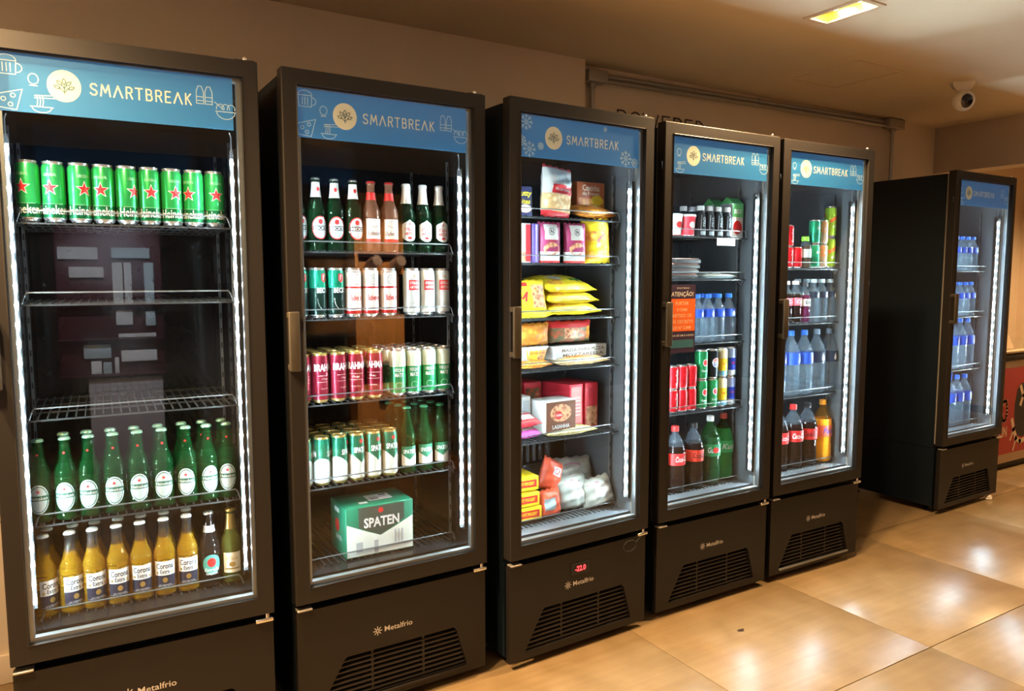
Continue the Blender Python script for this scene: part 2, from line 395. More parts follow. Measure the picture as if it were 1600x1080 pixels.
# ------------------------------------------------------------------ fridges
FR = [(-.1587, 2.2119, -.0388, .6563), (.5614, 2.188, .0087, .6655), (1.2954, 2.1512, .0341, .6514), (2.0156, 2.1891, -.001, .6597), (2.7111, 2.1969, -.017, .6333), (4.3504, 2.3403, .014, .6878)]
FN = ['leftmost fridge', 'second fridge', 'third fridge', 'fourth fridge', 'fifth fridge', 'far right fridge']
SHELVES = [[1.552, 1.338, 1.03, .742], [1.488, 1.276, 1.005, .735], [1.622, 1.455, 1.252, 1.062, .795], [1.575, 1.395, 1.12, .824], [1.443, 1.182, .832], [1.437, 1.158, .83]]
FLOORZ = .476
FLABEL = ['black glass door fridge at far left with green cans above two empty shelves',
 'black glass door beer fridge, second from left, with a green carton on its floor',
 'black glass door freezer of frozen food bags with snowflake banner and red display',
 'black glass door drinks fridge with an orange and navy notice on its glass',
 'black glass door drinks fridge, fifth from left, with an orange soda bottle below',
 'black glass door water fridge standing apart at far right, its dark side showing']
ZD, ZP, GS, GT, GB = .410, .3845, .044, .0457, .0497
def rrect(x0, z0, x1, z1): return [(x0, z0), (x1, z0), (x1, z1), (x0, z1)]

def leaf_logo(cx, cz, r):
    out = []; k = r
    def leaf(bx, bz, ang, l, w):
        c, s = math.cos(ang), math.sin(ang); pts = []
        for i in range(13):
            t = i/12*2; q = t if t <= 1 else 2-t; sg = 1 if t <= 1 else -1
            X = q*l; Y = sg*w*math.sin(PI*q); pts.append((bx+X*c-Y*s, bz+X*s+Y*c))
        return pts
    w = .0022
    out.append(stroke([(cx, cz-.52*k), (cx, cz+.1*k)], w))
    out.append(stroke(leaf(cx, cz+.1*k, PI/2, .42*k, .11*k), w))
    for sg in (-1, 1):
        for (z0, xe, ze, ang) in ((-.42, .30, -.12, .35), (-.2, .16, .1, .75)):
            out.append(stroke([(cx, cz+z0*k), (cx+sg*xe*.6*k, cz+(ze-.1)*k), (cx+sg*xe*k, cz+ze*k)], w))
            a = ang if sg > 0 else PI-ang
            out.append(stroke(leaf(cx+sg*xe*.75*k, cz+(ze-.05)*k, a, .42*k, .10*k), w))
    return out
def flake(cx, cz, r, w=.003):
    out = []
    for i in range(8):
        a = PI*i/4; c, s = math.cos(a), math.sin(a)
        out.append(stroke([(cx+.15*r*c, cz+.15*r*s), (cx+r*c, cz+r*s)], w))
        for q in (.6,):
            for sg in (-1, 1):
                b = a+sg*.7; out.append(stroke([(cx+q*r*c, cz+q*r*s), (cx+q*r*c+.3*r*math.cos(b), cz+q*r*s+.3*r*math.sin(b))], w))
    return out
def icons(w, z0, z1, dx=0):
    W_ = .0022; out = []
    o = []; out.append(('mug_icon', o))
    # beer mug / muffin at the upper left, small faces
    bx, bz = .075+dx, z1-.032
    o += [stroke([(bx-.022, bz-.02), (bx-.024, bz+.012), (bx+.016, bz+.012), (bx+.014, bz-.02)], W_, True), stroke(arc(bx-.004, bz+.014, .02, .012, 0, 180, 8), W_)]
    for k in (-.012, -.004, .004): o.append(stroke([(bx+k, bz-.014), (bx+k, bz+.006)], W_))
    o.append(stroke(arc(bx+.016, bz-.004, .012, .011, -90, 90, 6), W_))
    o = []; out.append(('face_icon', o))
    cx, cz = .125+dx*.8, z1-.058; o.append(stroke(arc(cx, cz, .011, .013, 0, 360, 10), W_)); o.append(stroke([(cx-.008, cz-.016), (cx+.008, cz-.016)], W_))
    o = []; out.append(('pizza_icon', o))
    px, pz = .075+dx, z0+.028
    o.append(stroke([(px-.028, pz+.010), (px+.026, pz+.026), (px+.012, pz-.024), (px-.026, pz-.020)], W_, True))
    for a, b in ((-.014, .0), (.006, .010), (.0, -.012)): o.append(stroke(arc(px+a, pz+b, .005, .005, 0, 360, 8), W_))
    o = []; out.append(('noodle_bowl_icon', o))
    nx, nz = .140+dx, z0+.020
    o.append(stroke([(nx-.024, nz-.004), (nx+.024, nz-.004)], W_)); o.append(stroke(arc(nx, nz-.004, .021, .014, 180, 360, 8), W_))
    for k in (-.010, -.004, .002): o.append(stroke([(nx+k, nz-.002), (nx+k+.002, nz+.010), (nx+k, nz+.024)], W_))
    o.append(stroke([(nx-.014, nz+.022), (nx+.03, nz+.026)], W_)); o.append(stroke([(nx-.014, nz+.017), (nx+.03, nz+.019)], W_))
    # bottles at the right
    for k in (0, .022):
        o = []; out.append(('bottle_icon', o))
        qx, qz = w-.150+k, z1-.050
        o.append(stroke([(qx-.009, qz-.026), (qx-.009, qz+.006), (qx-.004, qz+.02), (qx+.004, qz+.02), (qx+.009, qz+.006), (qx+.009, qz-.026)], W_, True))
        o.append(stroke([(qx-.009, qz-.008), (qx+.009, qz-.008)], W_)); o.append(stroke([(qx-.009, qz-.018), (qx+.009, qz-.018)], W_))
    o = []; out.append(('salad_bowl_icon', o))
    sx, sz = w-.085, z1-.092
    o.append(stroke([(sx-.026, sz), (sx+.026, sz)], W_)); o.append(stroke(arc(sx, sz, .024, .020, 180, 360, 8), W_))
    for k in (-.014, 0, .014): o.append(stroke(arc(sx+k, sz+.008, .010, .012, -10, 190, 8), W_))
    o.append(stroke([(sx-.028, sz+.024), (sx-.006, sz+.006)], W_))
    return out

def grille_hole():
    pts = [(.068, .056), (.588, .052)]
    def rc(c, a0, a1, r): return [(c[0]+r*math.cos(math.radians(a0+(a1-a0)*i/5)), c[1]+r*math.sin(math.radians(a0+(a1-a0)*i/5))) for i in range(6)]
    return [(.068, .056), (.585, .056)]+rc((.518, .176), 14, 90, .030)+rc((.172, .176), 90, 160, .030)

def fridge(k):
    x, y, a, w = FR[k]; R = empty('display_fridge', (x, y, 0), a); tag(R, FLABEL[k], 'fridge', 'black glass door fridges')
    D, DI = .62, .56; zi0, zi1 = FLOORZ, 1.885
    c = MB()
    c.box(.003, .056, .395, .04, D, 1.985, M_side).box(w-.04, .056, .395, w-.003, D, 1.985, M_side)
    c.box(.04, DI, .395, w-.04, D, 1.985, M_side).box(.04, .056, 1.90, w-.04, DI, 1.985, M_side).box(.04, .056, .395, w-.04, DI, zi0-.014, M_side)
    c.box(.006, .05, .04, w-.006, D, .392, M_side)
    c.build('cabinet', R)
    li = MB(); M_liner = M_liner_shade if k < 2 else MATS['led_glow_liner']  # first two fridges take the shaded liner copy, the rest the lit one
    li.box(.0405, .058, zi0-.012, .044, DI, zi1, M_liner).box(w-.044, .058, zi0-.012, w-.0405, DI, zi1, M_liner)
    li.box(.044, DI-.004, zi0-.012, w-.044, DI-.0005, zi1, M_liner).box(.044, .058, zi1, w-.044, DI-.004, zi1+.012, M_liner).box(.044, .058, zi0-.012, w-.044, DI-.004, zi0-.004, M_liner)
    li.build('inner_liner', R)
    MB().prism(rrect(.008, ZD+.008, w-.008, 1.985), rrect(.045, ZD+.045, w-.045, 1.945), .046, .0555, M_gask).build('door_gasket', R)
    # door
    dz1 = 2.0; gx0, gx1, gz0, gz1 = GS, w-GS, ZD+GB, dz1-GT
    d = MB().prism(rrect(0, ZD, w, dz1), rrect(gx0, gz0, gx1, gz1), 0, .045, M_black)
    dfr = d.build('door_frame', R)
    bv = dfr.modifiers.new('bevel', 'BEVEL'); bv.width = .003; bv.segments = 2; bv.limit_method = 'ANGLE'
    MB().prism(rrect(gx0+.0005, gz0+.0005, gx1-.0005, gz1-.0005), rrect(gx0+.012, gz0+.012, gx1-.012, gz1-.012), .016, .036, M_alu).build('glass_spacer', R)
    MB().box(gx0, .008, gz0, gx1, .012, gz1, M_glass).build('glass_pane', R)
    # banner behind the glass
    b0, b1 = 1.81, 1.95; bx0, bx1 = .045, w-.066
    bn = MB().box(bx0, .0145, b0, bx1, .0155, b1, M_banner).build('brand_banner', R)
    yy = .0142
    cx, cz = .19 if k < 3 else .164, 1.882
    MB().flat([ell(cx, cz, .037, .039, 16)], planemap(yy), M_cream_lit).build('round_emblem', bn)
    MB().flat(leaf_logo(cx, cz, .036), planemap(yy-.0003), M_darkline).build('leaf_emblem', bn)
    tx = .247 if k < 3 else .215
    MB().flat(brand_word(tx, tx+.237, cz-.014, .028), planemap(yy), M_cream_lit).build('lettering', bn)
    if k == 2:
        for fx, fz, fr in ((.075, 1.925, .026), (.088, 1.836, .026), (.056, 1.862, .018), (.135, 1.85, .012), (w-.13, 1.84, .028), (w-.086, 1.828, .016), (w-.23, 1.935, .008)): MB().flat(flake(fx, fz, fr), planemap(yy), M_ltblue).build('snowflake_icon', bn)
    else:
        for nm, ic in icons(w, b0, b1, -.048 if k >= 3 else 0): MB().flat(ic, planemap(yy), M_ltblue).build(nm, bn)
    # handle
    h = MB()
    h.bbox(-.006, -.034, 1.130, .026, -.022, 1.305, M_handle, .004).bbox(-.004, -.026, 1.132, .024, .002, 1.150, M_handle, .003).bbox(-.004, -.026, 1.285, .024, .002, 1.303, M_handle, .003)
    h.build('door_handle', R)
    # hinges
    MB().bbox(w-.055, -.004, ZP+.002, w-.004, .03, ZP+.014, M_chrome, .003).lathe([(0, .006), (.014, .006), (.017, .004)], M_chrome, 10, c=(w-.02, .008, ZP+.010)).build('hinge', R)
    MB().bbox(w-.060, .006, 1.999, w-.006, .05, 2.003, M_black, .001).lathe([(0, .007), (.008, .007), (.011, .004)], M_chrome, 10, c=(w-.030, .022, 2.003)).build('hinge', R)
    MB().bbox(.004, .000, ZP+.004, .050, .03, ZP+.010, M_steel, .002).build('door_stop', R)
    # base panel with the grille
    hole = grille_hole()
    if abs(w-.66) > .001: s_ = w/.66; hole = [(p[0]*s_, p[1]) for p in hole]
    pn = MB().prism(rrect(.003, .03, w-.003, ZP), hole, .012, .034, M_panel).build('base_panel', R)
    bv = pn.modifiers.new('bevel', 'BEVEL'); bv.width = .0025; bv.segments = 2; bv.limit_method = 'ANGLE'
    gr = MB().box(.05, .048, .045, w-.05, .0495, .22, M_void).build('grille', R)
    sx = w/.66; ns = 9
    for i in range(ns):
        z = .064+i*.0168; t = (z-.056)/.15
        xa = (.066+t*.078+.004)*sx; xb = (.586-t*.040-.004)*sx
        if i == ns-1: xa += .012; xb -= .010
        s = MB(); s.add([(xa, .022, z-.0015), (xb, .022, z-.0015), (xb, .022, z+.0035), (xa, .022, z+.0035), (xa, .046, z+.004), (xb, .046, z+.004), (xb, .046, z+.009), (xa, .046, z+.009)],
              [(0, 1, 2, 3), (3, 2, 6, 7), (1, 5, 6, 2), (0, 3, 7, 4), (0, 4, 5, 1), (4, 7, 6, 5)], M_grille); s.build('grille_slat', gr)
    for xx in (.245, .425): MB().box(xx*sx-.004, .025, .058, xx*sx+.004, .047, .203, M_grille).build('grille_rib', gr)
    if k in (1, 4): MB().bbox(.07*sx, .004, .047, .585*sx, .02, .056, M_alu if k == 4 else M_panel, .002).build('grille_lip', R)
    # maker's mark
    lx = .262; lz = .262
    mk = [stroke([(lx+.014*math.cos(PI*i/4)*.3, lz+.014*math.sin(PI*i/4)*.3), (lx+.014*math.cos(PI*i/4), lz+.014*math.sin(PI*i/4))], .0028) for i in range(8)]
    mk.append(text('Metalfrio', lx+.073, lz+.001, .018, .098, .008))
    MB().flat(mk, planemap(.0115), M_logo).build('maker_mark', R)
    if k == 2:
        dp = MB().bbox(.276, .0085, .296, .360, .013, .338, M_blackp, .002).build('temperature_display', R)
        MB().flat([text('-22.0', .318, .318, .021, .05, .02)], planemap(.008), M_red_led).build('digits', dp)
        MB().tube([(w-.10+.035*math.cos(t/12*2*PI), -.004-.004*math.sin(t/4), .36+.022*math.sin(t/12*2*PI)) for t in range(13)], .0018, M_rub, 5).tube([(w-.07, -.004, .365), (w-.04, -.002, .385), (w-.03, .0, .392)], .0018, M_rub, 5).build('lock_cable', R)
    # feet
    for (fx, fy) in ((.05, .08), (w-.05, .08), (.05, D-.06), (w-.05, D-.06)):
        MB().lathe([(0, .020), (.008, .020), (.012, .009), (.042, .009)], M_rub, 10, c=(fx, fy, 0)).build('foot', R)
    # shelf uprights
    for (ux, uy) in ((.052, .17), (w-.058, .17), (.052, .47), (w-.058, .47)):
        u = MB().box(ux-.004, uy-.003, FLOORZ, ux+.004, uy+.003, 1.80, M_upr)
        for q in range(26): zz = FLOORZ+.04+q*.05; u.box(ux-.002, uy-.0036, zz, ux+.002, uy-.0031, zz+.018, M_void)
        u.build('shelf_upright', R)
    # wire shelves and the wire floor rack
    for n, z in enumerate(SHELVES[k]+[FLOORZ]):
        s = MB(); x0, x1 = .062, w-.066; y0, y1 = .115, .52; r = .0022
        nr = 24
        for i in range(nr+1):
            xx = x0+(x1-x0)*i/nr; s.box(xx-r*.7, y0, z-2*r, xx+r*.7, y1, z, M_wire)
        for yy2 in (y0, .25, .39, y1): s.box(x0-.004, yy2-r, z-4*r, x1+.004, yy2+r, z-2*r, M_wire)
        so = s.build('wire_shelf', R)
        if z != FLOORZ or True:
            rl = MB().tube([(x0+.002, y0-.002, z-.004), (x0+.010, y0-.004, z+.020), (x0+.016, y0-.004, z+.027), (x1-.016, y0-.004, z+.027), (x1-.010, y0-.004, z+.020), (x1-.002, y0-.002, z-.004)], .0021, M_rail, 6)
            rl.build('front_rail', so)
        if z != FLOORZ:
            for sx2, sg in ((x0, -1), (x1, 1)):
                MB().tube([(sx2, y0+.01, z-.004), (sx2+sg*.012, .15, z-.03), (sx2+sg*.008, .168, z-.012)], .003, M_rail, 5).build('shelf_clip', so)
    # LED strips
    for sg, lx in ((1, .056), (-1, w-.066)):
        ld = empty('led_strip', (0, 0, 0)); ld.parent = R
        MB().box(lx-.006, .066, .53, lx+.006, .069, 1.765, M_rub).box(lx-sg*.0105, .052, .53, lx-sg*.0085, .090, 1.765, M_void).box(min(lx-sg*.0105, lx-sg*.0016), .0500, .53, max(lx-sg*.0105, lx-sg*.0016), .0515, 1.765, M_void).build('shielded_led_channel', ld)  # dark side flange and front lip added to block LED spill
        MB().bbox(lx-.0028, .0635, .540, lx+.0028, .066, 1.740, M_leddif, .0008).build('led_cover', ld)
        bm = MB()
        for q in range(25):
            zz = .55+q*.0490; bm.lathe([(-.0042, .0005), (-.0032, .0034), (.0032, .0034), (.0042, .0005)], M_led, 6, c=(lx, .0605, zz))
        bo = bm.build('led_diodes', ld); bo['kind'] = 'stuff'
        MB().tube([(lx, .066, 1.76), (lx, .066, 1.80), (lx+sg*.004, .064, 1.812)], .002, M_alu, 5).build('led_lead', ld)
    return R
FRO = [fridge(k) for k in range(6)]
# notice stuck on the fourth fridge's glass
M_noticed = mat('notice_purple', (.045, .03, .075), .5); M_teal = mat('notice_teal', (.04, .16, .22), .5); M_peach = mat('peach_print', (.95, .62, .38), .5)
R4 = FRO[3]
nt_ = MB().box(.038, .0062, 1.098, .184, .0078, 1.372, M_noticed).box(.040, .0056, 1.185, .182, .0062, 1.315, M_orangep).box(.044, .0056, 1.118, .176, .0062, 1.150, M_teal).build('notice_sticker', R4)
nt_['label'] = 'orange and navy notice about theft'
MB().flat([text('ATENÇÃO!', .111, 1.334, .026, .12, .02)], planemap(.0053), M_white).build('lettering', nt_)
MB().flat([text(s, .111, 1.297-.0245*i, .014, None, .01) for i, s in enumerate(['FURTAR', 'É CRIME', 'ARTIGO 155', 'DO DECRETO', 'LEI Nº 2.848'])], planemap(.0053), M_peach).build('lettering', nt_)
MB().flat([text('PENA: DE UM A 4 ANOS', .111, 1.168, .008, .13, .01), text('SMARTBREAK', .115, 1.358, .006, .07)], planemap(.0053), M_white).build('lettering', nt_)
tg = MB().box(.405, .1075, 1.537, .515, .109, 1.569, M_white).build('shelf_price_tag', R4)
MB().flat([rect(.42, 1.545, .50, 1.549), rect(.42, 1.556, .48, 1.560)], planemap(.107), mat('tag_grey', (.35, .38, .42), .6)).build('print', tg)

def put(o, k, u, n, z, rz=0, rx=0, ry=0):
    x, y, a, w = FR[k]
    o.location = (x+u*math.cos(a)-n*math.sin(a), y+u*math.sin(a)+n*math.cos(a), z); o.rotation_euler = (rx, ry, a+rz); return o
PROTO = {}
def stock(kind, k, u, n, z, label, group, rz=None, maker=None, cat=None):
    if kind not in PROTO: PROTO[kind] = MAKERS[kind](); o = PROTO[kind]
    else: o = copy_tree(PROTO[kind])
    put(o, k, u, n, z, random.uniform(-.25, .25) if rz is None else rz)
    tag(o, label, CATS[kind], group); return o
ORD = ['first', 'second', 'third', 'fourth', 'fifth', 'sixth', 'seventh', 'eighth', 'ninth', 'tenth']

# ------------------------------------------------------------------ cans
CAN = [(0, .021), (.003, .0235), (.010, .0280), (.142, .0280), (.150, .0245), (.1535, .0240), (.156, .0252), (.1575, .0252), (.1570, .0235), (.1545, .0225)]
def can(bands, lid=M_silver, h=.1575, R=.028, n=20):
    """bands: list of (z top, material) from the base up"""
    ks = h/.1575; prof = [(z*ks if z > .14 else z*ks, r*R/.028) for z, r in CAN]
    zs = [b[0] for b in bands[:-1]]; p2 = []
    for i, (z, r) in enumerate(prof):
        p2.append((z, r))
        if i == 2:
            for q in zs: p2.append((q, R))
    mf = []
    for (za, ra), (zb, rb) in zip(p2[:-1], p2[1:]):
        zm = (za+zb)/2
        if zm > .1515*ks or (za < .006*ks): mf.append(lid); continue
        for q, m in bands:
            if zm <= q: mf.append(m); break
        else: mf.append(bands[-1][1])
    b = MB().lathe(p2, lid, n, mf=mf)
    return b
def two_sides(mb, shapes, R, m):
    mb.flat(shapes, cylmap(R), m); mb.flat(shapes, cylmap(R, PI), m); return mb
def cm(name, col, rough=.28, metal=.55): return mat(name, col, rough, metal=metal, noise=.04)
def mk_can_star():
    gu, gd = cm('can_green', (.03, .40, .10)), cm('can_deep_green', (.008, .16, .05))
    o = can([(.046, gd), (.2, gu)]).build('beer_can'); R = .0283
    two_sides(MB(), [star(0, .088, .0225)], R, M_white).build('star_outline', o)
    two_sides(MB(), [star(0, .088, .0185)], R+.0002, M_redp).build('red_star', o)
    two_sides(MB(), [text('Heineken', 0, .031, .024, .082, .012)], R, M_white).build('lettering', o)
    two_sides(MB(), [text('ORIGINAL', 0, .122, .008, .034), rect(-.03, .0455, .03, .0463, 8)], R, M_ltgreen).build('small_print', o)
    return o
M_ltgreen = mat('pale_green_print', (.35, .65, .40), .4)
def mk_can_becks():
    a, b = cm('can_teal_green', (.01, .26, .15)), cm('can_black_green', (.006, .025, .018))
    o = can([(.094, b), (.2, a)]).build('beer_can'); R = .0283
    two_sides(MB(), [text("BECK'S", 0, .087, .017, .048, .03), stroke(arc(0, .06, .022, .035, 180, 360, 14), .0012)], R, M_white).build('lettering', o)
    two_sides(MB(), [colshape([(-.009, .118, .138), (0, .110, .140), (.009, .118, .138)])], R, M_redp).build('red_key_crest', o)
    two_sides(MB(), [stroke([(-.003, .120), (-.003, .134)], .002), stroke([(-.003, .134), (.005, .134)], .002), stroke([(-.003, .128), (.003, .128)], .002)], R+.0002, M_white).build('key_emblem', o)
    return o
def mk_can_bud():
    w_, r_ = cm('can_white', (.75, .75, .75), .3, .35), cm('can_red', (.55, .02, .025))
    o = can([(.020, r_), (.092, w_), (.098, r_), (.148, w_), (.2, r_)]).build('beer_can'); R = .0283
    two_sides(MB(), [text('Budweiser', 0, .062, .020, .046, .015, .3)], R, M_redp).build('lettering', o)
    two_sides(MB(), [stroke(arc(0, .120, .016, .016, 20, 340, 14), .002), stroke([(-.008, .112), (-.004, .130), (.004, .124), (.006, .112)], .0015)], R, M_lab_grey).build('crest', o)
    return o
M_lab_grey = mat('label_grey', (.38, .40, .42), .5)
def mk_can_stella():
    w_ = cm('can_pearl', (.72, .78, .78), .3, .45)
    o = can([(.2, w_)]).build('beer_can'); R = .0283
    two_sides(MB(), [rect(-.020, .084, .020, .118, 8)], R, M_redp).build('red_label', o)
    two_sides(MB(), [text('STELLA', 0, .108, .009, .032, .02), text('ARTOIS', 0, .094, .009, .032, .02)], R+.0002, M_white).build('lettering', o)
    two_sides(MB(), [star(0, .130, .006), stroke([(-.014, .040), (.014, .040)], .001)], R, M_gold).build('gold_print', o)
    return o
def mk_can_brahma():
    r_ = cm('can_wine_red', (.26, .012, .03))
    o = can([(.2, r_)], M_gold).build('beer_can'); R = .0283
    two_sides(MB(), [text('BRAHMA', 0, .113, .023, .075, .03)], R, M_white).build('lettering', o)
    two_sides(MB(), [rect(-.025, .086, .025, .087, 6), rect(-.025, .066, .025, .067, 6), text('Chopp', 0, .076, .008, .024, 0, .3), text('Duplo Malte', 0, .045, .005, .03)], R, M_lab_pink).build('small_print', o)
    return o
M_lab_pink = mat('pale_pink_print', (.75, .55, .50), .5)
def mk_can_lime():
    a, b = cm('can_cream', (.62, .70, .55), .3, .4), cm('can_leaf_green', (.03, .30, .10))
    o = can([(.098, b), (.2, a)]).build('drink_can'); R = .0283
    two_sides(MB(), [text('XEQUE', 0, .086, .013, .038, .02), text('MATE', 0, .070, .013, .030, .02)], R, M_white).build('lettering', o)
    two_sides(MB(), [stroke(arc(0, .035, .012, .010, 0, 360, 12), .0015)], R, M_ltgreen).build('round_print', o)
    return o
def mk_can_spaten():
    a, b = cm('can_forest_green', (.012, .15, .075)), cm('can_offwhite', (.72, .76, .70), .3, .35)
    o = can([(.055, b), (.2, a)], M_gold).build('beer_can'); R = .0283; n = 10; C = PI*R
    pts = []
    for i in range(33): x = -C+2*C*i/32; t = abs(((x/C) % 1)*2-1) if False else abs(math.sin(x/R/1.0)); pts.append((x, .052, .060+.030*t))
    MB().flat([colshape(pts)], cylmap(R), b).build('white_chevron', o)
    two_sides(MB(), [text('SPATEN', 0, .103, .019, .052, .03)], R+.0002, M_white).build('lettering', o)
    two_sides(MB(), [ell(0, .132, .007, .007, 8)], R, M_redp).build('red_seal', o)
    return o

# ------------------------------------------------------------------ glass bottles
def liquid(name, col, trans=.75, rough=.06): return mat(name, col, rough, trans=trans, ior=1.36, noise=.03)
G_green = liquid('green_bottle_glass', (.010, .19, .05), .88, .04)
G_dkgreen = liquid('dark_green_bottle_glass', (.010, .075, .028), .85)
G_amber = liquid('amber_beer_in_clear_glass', (.90, .52, .03), .82)
G_clear = liquid('clear_bottle_neck', (.85, .9, .88), .98, .02)
G_black = liquid('black_bottle_glass', (.012, .010, .010), .3)
G_red = liquid('pale_red_bottle_glass', (.35, .16, .10), .6)
NECK = [(0, .0255), (.002, .0285), (.006, .0300), (.118, .0300), (.130, .0290), (.143, .0245), (.156, .0190), (.172, .0155), (.195, .0132), (.212, .0122), (.214, .0138), (.220, .0138), (.222, .0122)]
def longneck(g, gtop=None, zt=.142, name='beer_bottle'):
    mf = [(g if (NECK[i][0]+NECK[i+1][0])/2 < zt else (gtop or g)) for i in range(len(NECK)-1)]
    return MB().lathe(NECK, g, 18, mf=mf).build(name)
def crown(m, o, z=.219): MB().lathe([(0, .0152), (.003, .0150), (.006, .0135), (.0075, .0110), (.008, .001)], m, 14, c=(0, 0, z), cap0=True).build('crown_cap', o)
def neckband(o, m, z0, z1, extra=.0005, name='neck_label'):
    pr = []
    for i in range(7):
        z = z0+(z1-z0)*i/6
        for (za, ra), (zb, rb) in zip(NECK[:-1], NECK[1:]):
            if za <= z <= zb and zb > za: pr.append((z, ra+(rb-ra)*(z-za)/(zb-za)+extra)); break
    return MB().lathe(pr, m, 18, cap0=False, cap1=False).build(name, o)
def ring_ell(cx, cy, rx, ry, w, n=20): return stroke(arc(cx, cy, rx, ry, 0, 360, n), w)
M_lab_silver = mat('silver_label', (.46, .56, .59), .35, metal=.25)
def mk_bot_green():
    o = longneck(G_green); R = .0304; crown(mat('green_cap', (.25, .45, .32), .3, metal=.6), o)
    lb = MB().flat([ell(0, .066, .026, .040, 14)], cylmap(R), M_lab_silver).build('oval_label', o)
    MB().flat([ring_ell(0, .066, .0225, .0355, .0022), rect(-.026, .062, .026, .076, 8)], cylmap(R+.0002), mat('dark_green_print', (.01, .09, .05), .5)).build('label_print', lb)
    MB().flat([text('Heineken', 0, .069, .009, .044, .01)], cylmap(R+.0004), M_white).build('lettering', lb)
    MB().flat([star(0, .087, .006)], cylmap(R+.0004), M_redp).build('red_star', lb)
    MB().flat([star(0, .185, .005)], lambda x, y: (x, -.0152, y), M_redp).build('neck_star', o)
    return o
def mk_bot_corona():
    o = longneck(G_amber, G_clear, .165); R = .0304
    crown(M_white, o)
    MB().flat([rect(-.030, .062, .030, .104, 10)], cylmap(R), M_white).build('white_label', o)
    lb = MB().flat([rect(-.030, .026, .030, .062, 10)], cylmap(R), M_navy).build('navy_label', o)
    MB().flat([text('Corona', 0, .090, .017, .048, .02), text('Extra', 0, .073, .012, .026, .015)], cylmap(R+.0002), M_navy).build('lettering', lb)
    MB().flat([star(-.021, .070, .005, .6, 6), star(.021, .070, .005, .6, 6), ell(0, .048, .007, .008, 8)], cylmap(R+.0002), M_gold).build('gold_crest', lb)
    MB().flat([text('LA CERVEZA', 0, .033, .004, .035), rect(-.027, .0285, .027, .0292, 6)], cylmap(R+.0002), M_white).build('small_print', lb)
    return o
def mk_bot_becks():
    o = longneck(G_dkgreen); R = .0304; crown(M_silver, o)
    neckband(o, M_white, .165, .212)
    MB().flat([ell(0, .190, .005, .007, 8)], lambda x, y: (x, -.0160, y), M_redp).build('red_key_seal', o)
    lb = MB().flat([ell(0, .070, .027, .036, 14)], cylmap(R), M_redp).build('red_oval', o)
    MB().flat([ell(0, .070, .0235, .0325, 14)], cylmap(R+.0002), M_lab_silver).build('silver_oval', lb)
    MB().flat([rect(-.026, .062, .026, .076, 8)], cylmap(R+.0004), M_blackp).build('black_band', lb)
    MB().flat([text("BECK'S", 0, .069, .010, .044, .03)], cylmap(R+.0006), M_white).build('lettering', lb)
    MB().flat([colshape([(-.007, .084, .094), (0, .080, .097), (.007, .084, .094)])], cylmap(R+.0004), M_redp).build('red_crest', lb)
    return o
def mk_bot_bud():
    o = longneck(G_red); R = .0304; crown(mat('red_cap', (.50, .03, .03), .3, metal=.4), o)
    neckband(o, M_redp, .165, .190)
    lb = MB().flat([rect(-.028, .026, .028, .104, 10)], cylmap(R), M_white).build('white_label', o)
    MB().flat([rect(-.028, .026, .028, .040, 10)], cylmap(R+.0002), M_redp).build('red_band', lb)
    MB().flat([text('Budweiser', 0, .058, .016, .046, .01, .3)], cylmap(R+.0002), M_navy).build('lettering', lb)
    MB().flat([ring_ell(0, .088, .016, .010, .002), stroke([(-.022, .075), (-.01, .083), (0, .076), (.01, .083), (.022, .075)], .0015)], cylmap(R+.0002), M_lab_grey).build('crest', lb)
    return o
def shield(sx=.026, z0=.034, z1=.102):
    return colshape([(-sx, z0+.014, z1-.012), (-sx*.7, z0+.006, z1-.006), (-sx*.3, z0+.001, z1-.002), (0, z0, z1+.004), (sx*.3, z0+.001, z1-.002), (sx*.7, z0+.006, z1-.006), (sx, z0+.014, z1-.012)])
def mk_bot_stella():
    o = longneck(G_dkgreen); R = .0304; crown(M_white, o)
    neckband(o, mat('white_foil', (.72, .74, .72), .35, metal=.2), .160, .219, .0008, 'neck_foil')
    lb = MB().flat([shield()], cylmap(R), M_white).build('shield_label', o)
    MB().flat([text('STELLA', 0, .074, .010, .036, .02), text('ARTOIS', 0, .060, .010, .036, .02), star(0, .092, .005), ell(0, .046, .008, .004, 8)], cylmap(R+.0002), M_redp).build('lettering', lb)
    return o
def mk_bot_spaten():
    o = longneck(G_green); R = .0304; crown(mat('forest_cap', (.05, .22, .10), .3, metal=.5), o)
    lb = MB().flat([rect(-.029, .026, .029, .092, 10)], cylmap(R), mat('spruce_print', (.012, .16, .08), .5)).build('green_label', o)
    MB().flat([colshape([(-.029, .026, .066), (0, .026, .046), (.029, .026, .066)]), text('SPATEN', 0, .074, .014, .046, .03)], cylmap(R+.0002), M_white).build('label_print', lb)
    return o
def mk_bot_estrella():
    o = longneck(G_black); R = .0304; crown(M_silver, o); neckband(o, M_lab_grey, .165, .185)
    lb = MB().flat([ell(0, .070, .027, .030, 14)], cylmap(R), mat('teal_print', (.06, .32, .28), .5)).build('oval_label', o)
    MB().flat([ell(0, .076, .013, .014, 10)], cylmap(R+.0002), M_redp).build('red_disc', lb)
    MB().flat([text('Estrella', 0, .054, .010, .044, .02, .2), text('GALICIA', 0, .042, .007, .036, .02)], cylmap(R+.0003), M_white).build('lettering', lb)
    return o
def mk_bot_gold():
    o = longneck(liquid('olive_bottle_glass', (.16, .20, .05), .6)); R = .0304; crown(M_gold, o); neckband(o, M_gold, .165, .212)
    lb = MB().flat([rect(-.027, .034, .027, .096, 10)], cylmap(R), M_cream).build('cream_label', o)
    MB().flat([text('STELLA', 0, .078, .009, .036, .02), ell(0, .060, .010, .008, 8), rect(-.022, .044, .022, .048, 6)], cylmap(R+.0002), M_gold).build('label_print', lb)
    return o

